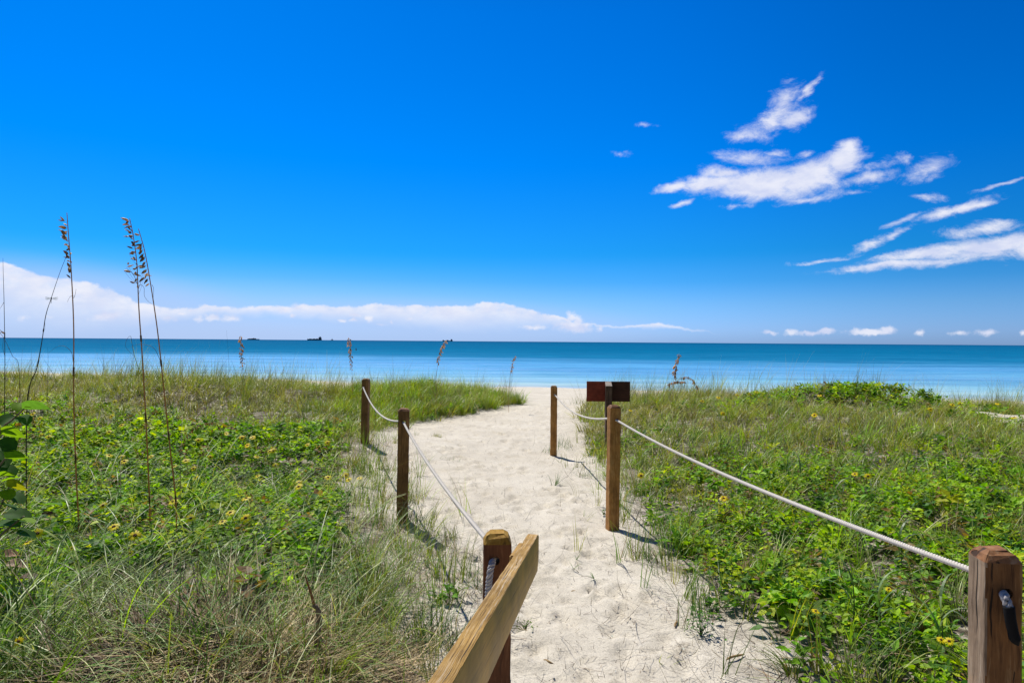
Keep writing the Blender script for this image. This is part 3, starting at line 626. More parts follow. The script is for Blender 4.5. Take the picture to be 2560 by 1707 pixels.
def make_post(loc, ztop, rotz, hole_z, hole_dx, mats, label, seed, w=.089, tilt=(0, 0), hole_yaw=0.0, dome=.026, mat_left=None):
    """a square timber with a bevelled top and a real bored hole"""
    rnd = np.random.RandomState(seed); zb = float(H(loc[0], loc[1])); h = ztop-zb
    bm = bmesh.new(); a = w/2; c = .006
    sect = []
    for sx, sy in ((-1, -1), (1, -1), (1, 1), (-1, 1)):
        e = [(sx*(a-c), sy*a), (sx*(a-c*.3), sy*(a-c*.3)), (sx*a, sy*(a-c))]
        sect += e if sx*sy < 0 else e[::-1]
    # order corner points counter-clockwise
    sect = sorted(sect, key=lambda p: math.atan2(p[1], p[0]))
    zs = [-.35]+list(np.linspace(-.05, h-dome-.012, 26))+[h-dome, h-dome*.45, h-dome*.12]
    sc_ = [1]*27+[1.0, .80, .50]
    rings = []
    for z, s in zip(zs, sc_):
        jx, jy = rnd.normal(0, .0006, 2); k = []
        for (x, y) in sect: k.append(bm.verts.new((x*s+jx+rnd.normal(0, .0004), y*s+jy+rnd.normal(0, .0004), z+(rnd.normal(0, .0015) if s < 1 else 0))))
        rings.append(k)
    n = len(sect)
    for r0, r1 in zip(rings, rings[1:]):
        for i in range(n):
            f = bm.faces.new((r0[i], r0[(i+1) % n], r1[(i+1) % n], r1[i]))
            if min(r0[0].co.z, r1[0].co.z) > h-dome-.0035: f.material_index = 1
            elif mat_left and f.calc_center_median().x < -a*.9: f.material_index = 2
    ft = bm.faces.new(rings[-1]); ft.material_index = 1
    bm.faces.new(rings[0][::-1])
    me = bpy.data.meshes.new('rope_post'); bm.to_mesh(me); bm.free()
    o = link('rope_post', me, list(mats)+([mat_left] if mat_left else []))
    o.location = (loc[0], loc[1], zb); o.rotation_euler = (tilt[0], tilt[1], rotz)
    tag(o, label, 'post', 'square timber rope posts along the sand path')
    # bore the rope hole
    cb = bmesh.new(); bmesh.ops.create_cone(cb, cap_ends=True, segments=20, radius1=.0135, radius2=.0135, depth=.3)
    bmesh.ops.rotate(cb, verts=cb.verts, matrix=Matrix.Rotation(math.pi/2, 3, 'X')); bmesh.ops.rotate(cb, verts=cb.verts, matrix=Matrix.Rotation(hole_yaw, 3, 'Z'))
    bmesh.ops.translate(cb, verts=cb.verts, vec=(hole_dx, 0, hole_z-zb)); cm = bpy.data.meshes.new('cut'); cb.to_mesh(cm); cb.free()
    for m_ in o.data.materials: cm.materials.append(m_)
    co_ = bpy.data.objects.new('cut', cm); COL.objects.link(co_); co_.matrix_world = Matrix.Translation(o.location) @ o.rotation_euler.to_matrix().to_4x4()
    md = o.modifiers.new('b', 'BOOLEAN'); md.object = co_; md.operation = 'DIFFERENCE'; md.solver = 'EXACT'
    bpy.context.view_layer.update(); apply_mods(o)
    bpy.data.objects.remove(co_); bpy.data.meshes.remove(cm)
    for p in o.data.polygons: p.use_smooth = False
    return o
PL1, PL2, PL3 = P(1243, 1325, 2.2), P(1007, 1019, 5.45), P(913, 945, 8.9)
PR1, PR2, PR3 = P(2487, 1366, 1.77), P(1533, 1011, 5.5), P(1385, 963, 9.3)
HL1, HL2, HL3 = P(1232, 1402, 2.155), P(1009, 1056, 5.40), P(908, 968, 8.85)
HR1, HR2, HR3 = P(2509, 1484, 1.725), P(1540, 1050, 5.45), P(1388, 988, 9.25)
make_post(PL1, PL1.z, R(3), HL1.z, -.006, (W_RED, W_YEL), 'near dark reddish post with yellowed top behind the handrail end', 1, dome=.034)
make_post(PL2, PL2.z, R(8), HL2.z, .002, (W_DRK, W_RUST), 'dark brown post standing mid left with rust coloured top and long shadow', 2, tilt=(0, R(.6)))
make_post(PL3, PL3.z, R(-6), HL3.z, -.02, (W_DRK, W_END), 'dark post at the grass edge, farthest on the left rope', 3, tilt=(0, R(.8)))
make_post(PR1, PR1.z, R(-9), HR1.z, .008, (W_PEEL, W_RUST), 'big cracked weathered post in the lower right corner', 4, dome=.030, mat_left=W_GRY)
make_post(PR2, PR2.z, R(11), HR2.z, .012, (W_ORG, W_RUST), 'orange brown post in front of the maroon sign', 5, tilt=(0, R(.5)))
make_post(PR3, PR3.z, R(-2), HR3.z, .006, (W_ORG, W_END), 'thin looking far post in open sand, farthest on the right rope', 6)

def rope_path(knots):
    """knots: list of (point, sag to next, n)"""
    out = []
    for (p, sag, n), (q, _, _) in zip(knots, knots[1:]):
        for i in range(n):
            t = i/n; v = Vector(p).lerp(Vector(q), t); v.z -= 4*sag*t*(1-t); out.append(v)
    out.append(Vector(knots[-1][0])); return out
def twisted(path, name, material, rad=.0082, pitch=.032, step=.0034, parent=None):
    pts = np.array([tuple(p) for p in path]); seg = np.linalg.norm(np.diff(pts, axis=0), axis=1); s = np.concatenate([[0], np.cumsum(seg)])
    n = max(8, int(s[-1]/step)); u = np.linspace(0, s[-1], n); c = np.stack([np.interp(u, s, pts[:, k]) for k in range(3)], -1)
    T = np.gradient(c, axis=0); T /= np.linalg.norm(T, axis=1)[:, None]
    A = np.cross(T, (.2, .1, .97)); A /= np.linalg.norm(A, axis=1)[:, None]; B = np.cross(T, A)
    sp = Soup()
    for k in range(3):
        ph = 2*np.pi*(u/pitch+k/3)
        q = c+rad*.58*(np.cos(ph)[:, None]*A+np.sin(ph)[:, None]*B)
        V, f = tube(q, rad*.50, 7); sp.add(V, f)
    return link(name, sp.mesh(name, True), material, parent)
def C(post, hole):
    return Vector((post.x, post.y, hole.z))
lp = rope_path([(HL1, 0, 4), (C(PL1, HL1)+Vector((-.004, 0, .004)), 0, 4), (C(PL1, HL1)+Vector((-.012, .052, .012)), .04, 60), (HL2+Vector((.004, -.01, -.004)), 0, 4), (C(PL2, HL2), 0, 4), (C(PL2, HL2)+Vector((-.012, .06, -.0)), .13, 60), (HL3+Vector((.004, -.02, 0)), 0, 3), (C(PL3, HL3)+Vector((0, .02, 0)), 0, 1)])
rope_l = empty('rope', HL1, 'white rope threaded through the three left posts', 'rope', 'white ropes between the posts')
def under(o, e): o.parent = e; o.matrix_parent_inverse = Matrix.Translation(e.location).inverted(); return o
under(twisted(lp, 'rope_line', M_ROPE), rope_l)
tl = spline([HL1, P(1229, 1412, 2.135), P(1225, 1432, 2.125), P(1222, 1460, 2.122), P(1220, 1500, 2.12), P(1221, 1560, 2.12)], 40)
under(twisted(tl, 'rope_end', M_ROPEOLD, rad=.0105), rope_l)
rp = rope_path([(HR1, 0, 4), (C(PR1, HR1)+Vector((.0, 0, .010)), 0, 4), (C(PR1, HR1)+Vector((-.010, .055, .022)), .045, 60), (HR2+Vector((.012, -.015, -.003)), 0, 4), (C(PR2, HR2), 0, 4), (C(PR2, HR2)+Vector((-.012, .055, .004)), .105, 60), (HR3+Vector((.004, -.02, 0)), 0, 3), (C(PR3, HR3)+Vector((0, .02, 0)), 0, 1)])
rope_r = empty('rope', HR1, 'white rope threaded through the three right posts with a black taped end', 'rope', 'white ropes between the posts')
under(twisted(rp, 'rope_line', M_ROPE), rope_r)
tr = spline([HR1, P(2513, 1492, 1.705), P(2519, 1508, 1.697), P(2524, 1522, 1.694)], 16)
under(twisted(tr, 'rope_end', M_ROPEOLD, rad=.0105), rope_r)
te = spline([P(2522, 1515, 1.694), P(2526, 1545, 1.692), P(2532, 1575, 1.692), P(2538, 1598, 1.692), P(2546, 1613, 1.692)], 26)
V, f = tube(te, np.concatenate([np.full(5, .0128), np.linspace(.0125, .0122, 8), np.linspace(.0118, .013, 6), np.linspace(.012, .002, 7)]), 10)
sp = Soup(); sp.add(V, f); under(link('taped_end', sp.mesh('taped_end', True), M_TAPE), rope_r)

def build_rail():
    """sloping timber handrail; its far end butts past the near left post"""
    A = P(1065, 1707, .90); B = P(1320, 1332, 2.10); d = (B-A).normalized(); A = A-d*1.9
    Lr = (B-A).length; yaw = math.atan2(-d.x, d.y); pit = math.asin(d.z)
    e = empty('handrail', A, 'weathered yellow brown timber handrail sloping down to the near post', 'handrail')
    e.rotation_euler = (pit, 0, yaw)
    W, Hh = .034, .108; rnd = np.random.RandomState(5)
    bm = bmesh.new(); c = .004
    sect = [(c, 0), (W-c, 0), (W-c*.3, -c*.3), (W, -c), (W, -Hh+c), (W-c*.3, -Hh+c*.3), (W-c, -Hh), (c, -Hh), (c*.3, -Hh+c*.3), (0, -Hh+c), (0, -c), (c*.3, -c*.3)]
    ss = np.concatenate([np.linspace(0, Lr-.05, 150), [Lr-.03, Lr-.016, Lr-.006, Lr]]); rings = []
    for k, s in enumerate(ss):
        k2 = Lr-s; cut = max(0, .026-k2)*1.15; drop = max(0, .012-k2)*.5; chip = .004*max(0, vnoise(s*22, 3.3, 4)-.62) + (.005 if (Lr-.22 < s < Lr-.135) else 0)
        rr = []
        for i, (x, z) in enumerate(sect):
            if z < -Hh*.7: z = z+cut
            if z > -.02: z = z-drop+(vnoise(s*9+i*.8, i*2.1, 8)-.5)*.0016
            if x < .008 and z > -.03: x = x+chip
            rr.append(bm.verts.new((x+rnd.normal(0, .0002), s, z)))
        rings.append(rr)
    n = len(sect)
    for r0, r1 in zip(rings, rings[1:]):
        for i in range(n):
            f = bm.faces.new((r0[i], r0[(i+1) % n], r1[(i+1) % n], r1[i])); f.material_index = 0 if i in (0, 1, 11, 10) else 1
            f.smooth = True
    bm.faces.new(rings[-1]).material_index = 1; bm.faces.new(rings[0][::-1]).material_index = 1
    bmesh.ops.recalc_face_normals(bm, faces=bm.faces)
    me = bpy.data.meshes.new('rail_board'); bm.to_mesh(me); bm.free(); me.set_sharp_from_angle(angle=R(50))
    link('rail_board', me, [W_RAILTOP, W_RAILSIDE], e)
    bm = bmesh.new(); bmesh.ops.create_cube(bm, size=1); bmesh.ops.scale(bm, verts=bm.verts, vec=(.020, .20, .085)); bmesh.ops.translate(bm, verts=bm.verts, vec=(-.0105, Lr-.17, -.060))
    bmesh.ops.bevel(bm, geom=bm.edges[:], offset=.003, segments=2, affect='EDGES')
    me = bpy.data.meshes.new('spacer_block'); bm.to_mesh(me); bm.free(); link('spacer_block', me, W_RAILTOP, e)
build_rail()

def box_bm(bm, x0, x1, y0, y1, z0, z1, bev=0.0):
    r = bmesh.ops.create_cube(bm, size=1); v = r['verts']
    bmesh.ops.scale(bm, verts=v, vec=(x1-x0, y1-y0, z1-z0)); bmesh.ops.translate(bm, verts=v, vec=((x0+x1)/2, (y0+y1)/2, (z0+z1)/2))
    if bev:
        es = list({e for q in v for e in q.link_edges}); bmesh.ops.bevel(bm, geom=es, offset=bev, segments=2, affect='EDGES')
def build_sign():
    d = 9.6; tl_, br_ = P(1467, 953, d), P(1575, 1004, d); pl_, pr_ = P(1513, 956, d-.1), P(1533, 956, d-.1)
    cx = (pl_.x+pr_.x)/2; g = float(H(cx, d)); e = empty('path_sign', (cx, d, g), 'back of a maroon board sign on a square post behind the rope', 'sign')
    for x0, x1, m in ((tl_.x-cx, -.0015, W_SIGN), (.0015, br_.x-cx, W_SIGN_SHADE)):  # one board in two pieces; the right piece's colour carries the shade
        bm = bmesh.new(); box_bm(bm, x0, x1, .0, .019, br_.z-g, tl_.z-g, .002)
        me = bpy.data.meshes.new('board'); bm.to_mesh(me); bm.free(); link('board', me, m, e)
    bm = bmesh.new(); box_bm(bm, -.045, .045, -.092, -.0025, -.4, tl_.z-g-.004, .003)
    for v in bm.verts:                                   # the top is sawn at a slant
        if v.co.z > tl_.z-g-.02 and v.co.y < -.05: v.co.z -= .055
    me = bpy.data.meshes.new('sign_post'); bm.to_mesh(me); bm.free()
    for p in me.polygons: p.material_index = 1 if p.normal.z > .5 and p.center.z > .2 else 0
    o = link('sign_post', me, [W_GRY2, W_END2], e)
W_GRY2 = wood_mat('sign_post_brown', (.04, .022, .014), (.105, .062, .042), (.17, .11, .08), seed=3.9)
W_END2 = wood_mat('sign_post_top', (.20, .15, .11), (.42, .36, .31), (.55, .49, .44), grain=(60, 60, 60), seed=3.9)
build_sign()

# ------------------------------------------------------------------ sea oats
M_OAT = foliage_mat('oat_straw', .5, (1.1, 1.0, .8), .55, .35)
SPK_V = np.array([(0, 0, 0), (.3, .20, .03), (.3, -.20, .03), (.65, .17, .02), (.65, -.17, .02), (1, 0, 0), (.45, 0, .12), (.45, 0, -.12)])
SPK_F = np.array([(0, 2, 6), (2, 4, 6), (4, 5, 6), (5, 3, 6), (3, 1, 6), (1, 0, 6), (0, 7, 2), (2, 7, 4), (4, 7, 5), (5, 7, 3), (3, 7, 1), (1, 7, 0)])
def spikelets(sp, items, rnd, size, tints):
    for (o, az, pit) in items:
        f = np.array([math.cos(az)*math.cos(pit), math.sin(az)*math.cos(pit), math.sin(pit)]); s = np.cross(f, rnd.normal(size=3)); s /= np.linalg.norm(s); nn = np.cross(f, s)
        L = SPK_V*size*rnd.uniform(.75, 1.2); t = np.array(tints[rnd.randint(len(tints))])*rnd.uniform(.75, 1.25)
        sp.add(np.array(o)+L[:, :1]*f+L[:, 1:2]*s+L[:, 2:3]*nn, [SPK_F], t)
OAT_T = [(.48, .33, .14), (.32, .20, .08), (.60, .45, .23)]
def sea_oat(pts, label, head=None, nsp=0, rad=(.0062, .0024), tint=(.50, .32, .12), droop=-.5, size=.050, leaves_=(), seed=0, group='tall sea oat stalks', side=None, tints=None, extra=()):
    """pts: world points root to tip; head: (t0, t1) stretch carrying spikelets; leaves_: curled blade polylines"""
    rnd = np.random.RandomState(seed+40); c = spline(pts, 60); root = c[0].copy()
    e = empty('sea_oat', root, label, 'sea oat', group)
    sp = Soup(); V, f = tube(c-root, np.linspace(rad[0], rad[1], 60), 6); sp.add(V, f, tint)
    for k in (9, 18, 28): # nodes of the stem
        V, f = tube(c[k:k+2]-root, rad[0]*1.12, 6); sp.add(V, f, np.array(tint)*.55)
    link('stalk', sp.mesh('stalk', True), M_OAT, e)
    if head:
        sp = Soup(); items = []; nsp = int(nsp*1.5) if 'far' in group else nsp
        for i in range(nsp):
            t = head[0]+(head[1]-head[0])*(i+rnd.rand()*.8)/nsp; p = c[int(t*59)]-root
            az = rnd.rand()*6.28 if side is None else side+rnd.normal(0, .5)
            ln = size*rnd.uniform(.2, .7); q = p+np.array([math.cos(az)*ln*.6, math.sin(az)*ln*.6, ln*.2+rnd.normal(0, .004)])
            V, f = tube([p, (p+q)/2+np.array([0, 0, .003]), q], .0006, 4); sp.add(V, f, tint)
            items.append((q, az, droop+rnd.normal(0, .35)))
        for p in extra:
            p = np.array(tuple(p))-root; q0 = c[max(0, np.argmin(np.abs(c[:, 2]-root[2]-p[2]))-3)]-root
            V, f = tube(spline([q0, (p+q0)/2+np.array([0, 0, -.012]), p], 10), .0007, 4); sp.add(V, f, tint); items.append((p, rnd.rand()*6.28, rnd.normal(-.2, .5)))
        spikelets(sp, items, rnd, size*(1.25 if 'far' in group else 1), tints or ([(.82, .62, .34), (.64, .46, .24), (.52, .37, .19)] if 'far' in group else OAT_T)); link('seed_head', sp.mesh('seed_head'), M_OAT, e)
    for ln in leaves_:
        q = spline(ln, 24)-root; sp = Soup(); V, f = tube(q, np.linspace(.0016, .0006, 24), 4); sp.add(V, f, (.20, .15, .085)); link('dry_blade', sp.mesh('dry_blade', True), M_OAT, e)
    return e
def PP(lst, d): return [P(a, b, d) for a, b in lst]
def rooted(lst, d):
    p = PP(lst, d); g = p[0].copy(); z = float(H(g.x, g.y)); 
    if z < g.z-.02: p.insert(0, Vector((g.x, g.y, z-.05)))
    else: p[0].z = max(p[0].z, z-.05)
    return p
sea_oat(rooted([(197, 1320), (190, 1180), (184, 1000), (184, 820), (178, 680), (172, 600), (167, 532)], 4.7), 'tallest sea oat stalk with seed head, left of the pair', (.70, .97), 26, seed=1, droop=.5, side=2.9,
        leaves_=(PP([(183, 905), (178, 880), (160, 865), (140, 868), (122, 882)], 4.7), PP([(183, 740), (175, 742), (168, 755)], 4.7), PP([(184, 745), (188, 735), (190, 722)], 4.7)))
sea_oat(rooted([(374, 1270), (366, 1080), (356, 900), (347, 770), (342, 660), (333, 590), (324, 546)], 4.75), 'sea oat stalk with scattered loose seeds, left stalk of the pair', (.64, .99), 34, seed=2, droop=.2, side=2.7,
        leaves_=(PP([(345, 715), (335, 690), (322, 675), (312, 672)], 4.75), PP([(348, 925), (336, 890), (330, 860), (326, 840), (316, 850), (314, 865), (322, 878), (336, 890)], 4.75), PP([(346, 715), (352, 712), (360, 720), (361, 740), (372, 755), (380, 760)], 4.75)),
        extra=PP([(318, 660), (316, 668), (309, 676), (322, 633), (357, 686), (360, 692), (354, 690)], 4.75))
sea_oat(rooted([(440, 1262), (425, 1120), (408, 960), (394, 830), (378, 720), (362, 630), (346, 572)], 4.7), 'leaning sea oat stalk with tight seed clusters, right stalk of the pair', (.74, .93), 24, seed=3, droop=-.9, side=3.4,
        leaves_=(PP([(400, 900), (386, 872), (366, 862), (345, 861), (326, 868)], 4.7), PP([(380, 712), (384, 722), (383, 745)], 4.7)))
sea_oat(rooted([(68, 1010), (92, 920), (105, 850), (114, 790), (128, 745), (150, 680), (171, 628)], 5.2), 'bare thin stalk leaning right with a dragonfly on it', rad=(.0045, .0012), tint=(.10, .09, .06), seed=4,
        leaves_=(PP([(113, 795), (112, 800), (112, 825)], 5.2),))
sea_oat(rooted([(11, 1025), (12, 900), (10, 760), (8, 690), (7, 645)], 5.6), 'thin bare stalk at the left edge of view', rad=(.0038, .001), tint=(.14, .11, .07), seed=5,
        leaves_=(PP([(10, 755), (4, 765), (-3, 776)], 5.6), PP([(12, 890), (7, 870), (8, 852), (11, 838)], 5.6)))
sea_oat(rooted([(48, 930), (30, 888), (12, 850), (0, 832), (-10, 822)], 8.0), 'short dry stalk slanting down to the right at left edge', (.75, 1), 8, rad=(.003, .001), tint=(.25, .17, .08), seed=6)
sea_oat(rooted([(605, 955), (604, 900), (603, 870), (602, 838)], 12.5), 'small brown sea oat head against water, leftmost of the far ones', (.42, 1), 34, rad=(.0035, .0015), droop=-1.0, size=.045, seed=7, group='far sea oats on the crest')
sea_oat(rooted([(573, 955), (571, 890), (566, 825)], 12.5), 'bare hair-thin stalk beside the leftmost far seed head', rad=(.003, .0008), tint=(.12, .12, .09), seed=8, group='far sea oats on the crest')
sea_oat(rooted([(119, 950), (120, 890), (118, 868)], 11.0), 'faint bare stalk on the crest beside the leaning stalk', rad=(.0025, .0008), tint=(.13, .12, .08), seed=18, group='far sea oats on the crest')
sea_oat(rooted([(881, 960), (878, 905), (874, 870), (871, 843)], 13.0), 'upright sea oat head against water left of the near gap', (.42, 1), 32, rad=(.0032, .0013), droop=-1.1, size=.045, seed=9, group='far sea oats on the crest')
sea_oat(rooted([(1090, 950), (1096, 905), (1104, 872), (1118, 850)], 14.0), 'pale sea oat head leaning right below the cargo ship', (.50, 1), 36, rad=(.003, .0012), droop=-.9, size=.045, seed=10, group='far sea oats on the crest')
sea_oat(rooted([(1272, 968), (1277, 930), (1283, 905), (1287, 890)], 14.5), 'small sea oat head above the path gap', (.50, 1), 18, rad=(.003, .0012), droop=-1.0, size=.042, seed=11, group='far sea oats on the crest')
sea_oat(rooted([(1682, 985), (1686, 935), (1691, 910), (1698, 884)], 12.0), 'brown sea oat head standing right of the sign', (.45, 1), 40, rad=(.0032, .0012), droop=-1.0, size=.045, seed=12, group='far sea oats on the crest')
sea_oat(rooted([(1640, 990), (1660, 968), (1685, 955), (1712, 954)], 12.0), 'drooping sea oat head nearer the sign of the two bent ones', (.62, 1), 26, rad=(.003, .0012), droop=-1.25, size=.042, seed=13, group='far sea oats on the crest')
sea_oat(rooted([(1660, 992), (1690, 955), (1712, 942), (1732, 950), (1746, 972)], 12.0), 'drooping sea oat head arching down to the right beyond the sign', (.55, 1), 30, rad=(.003, .0012), droop=-1.2, size=.042, seed=14, group='far sea oats on the crest')
sea_oat(rooted([(540, 1180), (555, 1100), (540, 1060), (505, 1062), (470, 1085), (448, 1130)], 7.2), 'golden brown sea oat head bent over in the grass', (.45, 1), 46, rad=(.0035, .0015), tint=(.35, .22, .08), droop=-1.2, size=.034, seed=15)

def build_dragonfly():
    c = P(128, 747, 5.17); e = empty('dragonfly', c, 'dragonfly resting with spread wings on the leaning stalk', 'dragonfly')
    sp = Soup(); V, f = tube([(0, 0, .012), (0, 0, .004), (0, -.002, -.012), (.001, -.004, -.034)], [.0035, .0045, .0025, .0016], 8); sp.add(V, f)
    link('body', sp.mesh('body', True), simple_mat('dragonfly_body', (.03, .035, .03), .4, .5), e)
    mw, N_, b_ = mat('dragonfly_wing'); b_.inputs['Base Color'].default_value = (.75, .8, .75, 1); b_.inputs['Alpha'].default_value = .35; b_.inputs['Roughness'].default_value = .3
    for sx in (-1, 1):
        for z, dz in ((.004, .006), (-.001, -.003)):
            sp = Soup(); V = np.array([(0, 0, z), (sx*.02, .002, z+.005+dz*.4), (sx*.046, .003, z+.004+dz), (sx*.05, .003, z+dz), (sx*.03, .002, z-.005+dz*.6)])
            V = np.vstack([V, V+np.array((0, .0004, 0))]); n = 5
            sp.add(V, [np.array([[0, 1, 2, 3, 4], [9, 8, 7, 6, 5]]), np.array([[i, i+5, (i+1) % n+5, (i+1) % n] for i in range(n)])]); link('wing', sp.mesh('wing'), mw, e)
build_dragonfly()

# ------------------------------------------------------------------ plants one can tell apart
def outline_leaf(L, W, kind, tint, droop=.15, fold=.12, nx=8, ny=6):
    """a broad leaf blade as a small grid, +X along the midrib"""
    V = []; 
    for i in range(nx+1):
        t = i/nx; w = {'round': math.sqrt(max(0, 1-(2*t-1)**2))**.8, 'ovate': math.sin(math.pi*t**.75)**.9}[kind]*W/2
        for j in range(-ny//2, ny//2+1):
            s = j/(ny/2); V.append((t*L, s*w, -droop*L*t*t+fold*abs(s)*w+.03*L*math.sin(5*t+3*s)*abs(s)*.35))
    m = ny+1; q = [(i*m+j, (i+1)*m+j, (i+1)*m+j+1, i*m+j+1) for i in range(nx) for j in range(ny)]
    return np.array(V), np.array(q)
def leaf_obj(name, base, dir_az, pitch, roll, L, W, kind, tint, material, parent, droop=.15):
    V, q = outline_leaf(L, W, kind, tint, droop*2.2, .26)
    me = np_mesh(name, V, [q], np.broadcast_to(np.array(tint), (len(V), 3)), smooth=True)
    o = link(name, me, material, parent)
    o.matrix_basis = Matrix.Translation(base) @ Matrix.Rotation(dir_az, 4, 'Z') @ Matrix.Rotation(-pitch, 4, 'Y') @ Matrix.Rotation(roll, 4, 'X')
    return o
def build_sea_grape():
    d = 3.7; root = Vector((P(-60, 1400, d).x, d, 0)); root.z = float(H(root.x, root.y))
    e = empty('sea_grape_shrub', root, 'sea grape shrub with big round leaves at the left edge', 'shrub')
    stems = [[(-60, 1400), (-50, 1200), (0, 1080), (30, 1050), (60, 1022)], [(-50, 1330), (-20, 1200), (20, 1135)], [(-55, 1380), (-10, 1290), (30, 1200)], [(-50, 1390), (10, 1330), (60, 1290)]]
    sp = Soup()
    for s in stems:
        V, f = tube(spline(PP(s, d), 30)-np.array(root), np.linspace(.009, .004, 30), 7); sp.add(V, f)
    link('branch', sp.mesh('branch', True), W_TWIG, e)
    YG, DG, LG, YL = (.20, .34, .015), (.05, .13, .02), (.11, .24, .04), (.32, .30, .015)
    for (px, py, az, pit, roll, L, tint, dd) in [
        (55, 1022, .25, .22, -.5, .125, LG, 0), (44, 1030, 1.9, .9, .2, .07, YG, 0), (50, 1040, -.5, -.3, .2, .075, DG, .02), (60, 1018, .7, .1, .0, .03, YL, -.03),
        (-4, 1062, .9, .6, .6, .085, DG, 0), (2, 1085, .15, .1, -.7, .115, YG, 0), (-10, 1105, -.1, -.2, .5, .10, DG, -.05), (-14, 1125, .1, -.5, .3, .09, DG, .05),
        (12, 1145, .15, .25, -.6, .11, YG, -.03), (-12, 1140, -.4, -.3, .3, .095, DG, .05), (0, 1165, -.1, -.4, .2, .09, DG, .03), (-5, 1190, .3, .2, -.5, .08, YG, -.04),
        (15, 1215, .1, .05, -.8, .105, YL, -.03), (2, 1205, .8, .4, -.3, .075, YG, .02), (10, 1225, -.6, -.3, .1, .075, YG, -.05), (20, 1235, -.1, -.3, .1, .09, DG, .04), (-5, 1260, .1, -.1, -.3, .09, DG, 0),
        (115, 1262, .1, .2, -.2, .075, LG, .1), (35, 1300, .0, .1, -.2, .10, YG, .0), (10, 1285, .2, -.1, .3, .12, DG, .05), (60, 1320, -.3, .1, -.3, .06, YG, -.02), (40, 1330, .4, -.2, .2, .09, DG, .03), (-10, 1310, .1, .1, .1, .11, DG, .02)]:
        b = P(px, py, d+dd)-root
        leaf_obj('leaf', b, az, pit, roll, L*1.1, L*1.02, 'round', np.array(tint)*random.uniform(.85, 1.15), M_GRAPE, e, .12)
build_sea_grape()
M_DEAD = foliage_mat('dead_leaf', .15, (1.2, .8, .5), .6, .3)
for (px, py, az, tint, lab) in [(205, 1292, .9, (.33, .17, .11), 'curled pinkish brown leaf at foot of the tallest stalk'), (388, 1268, .2, (.30, .20, .13), 'pale tan dead leaf at foot of the stalk pair'), (100, 1300, .5, (.16, .07, .035), 'dark brown dead leaf under the sea grape shrub'),
                                (12, 1395, 1.2, (.28, .16, .09), 'upper brown dead leaf by the left frame edge'), (14, 1418, .3, (.30, .19, .12), 'lower brown dead leaf by the left frame edge'), (45, 1455, .1, (.12, .06, .03), 'large dark dead leaf lying in shade under ground cover'), (240, 1255, 2.0, (.20, .12, .08), 'grey brown dead leaf between the stalks'), (100, 1228, 1.2, (.08, .045, .025), 'nearly black dead leaf beside the shrub')]:
    g = G(px, py, .16); V, q = outline_leaf(.10, .085, 'round', tint, .35)
    V[:, 2] += .35*np.abs(V[:, 1])
    o = link('dead_leaf', np_mesh('dead_leaf', V, [q], np.broadcast_to(np.array(tint), (len(V), 3)), True), M_DEAD)
    o.location = (g.x, g.y, g.z+.17); o.rotation_euler = (random.uniform(-.4, .4)+.35, random.uniform(-.3, .1), az); tag(o, lab, 'leaf', 'fallen sea grape leaves')

# dune sunflowers: petals, centre and stem are parts, copies share their meshes
def flower_parts():
    n = 12; sp = Soup(); rnd = np.random.RandomState(3)
    for i in range(n):
        a = 2*math.pi*i/n+rnd.normal(0, .06); L = .026*rnd.uniform(.9, 1.08); c, s = math.cos(a), math.sin(a); z = rnd.uniform(-.002, .003)
        pr = [(.006, -.002), (.016, -.0047), (.023, -.0035), (L+.004, 0), (.023, .0035), (.016, .0047), (.006, .002)]
        sp.add([(c*x-s*y, s*x+c*y, .003+z*(x/.02)-.006*(x/.03)**2) for x, y in pr], [np.array([[0, 1, 5, 6], [1, 2, 4, 5]]), np.array([[2, 3, 4]])], (.98, .80, .015))
    p = sp.mesh('petals')
    bm = bmesh.new(); bmesh.ops.create_uvsphere(bm, u_segments=12, v_segments=7, radius=.0085); bmesh.ops.scale(bm, verts=bm.verts, vec=(1, 1, .55)); bmesh.ops.translate(bm, verts=bm.verts, vec=(0, 0, .003))
    c = bpy.data.meshes.new('flower_centre'); bm.to_mesh(c); bm.free()
    sp = Soup(); V, f = tube([(0, 0, 0), (.004, .01, -.06), (0, .012, -.16)], [.0015, .0018, .002], 5); sp.add(V, f, (.10, .17, .03)); s_ = sp.mesh('stem')
    for me, m in ((p, M_PETAL), (c, simple_mat('flower_disc', (.09, .03, .01), .8, .2, 300.0)), (s_, M_LEAF)): me.materials.append(m)
    return p, c, s_
FP = flower_parts()
def crop_px(lst, x0, y0, k): return [(x0+a/k, y0+b/k) for a, b in lst]
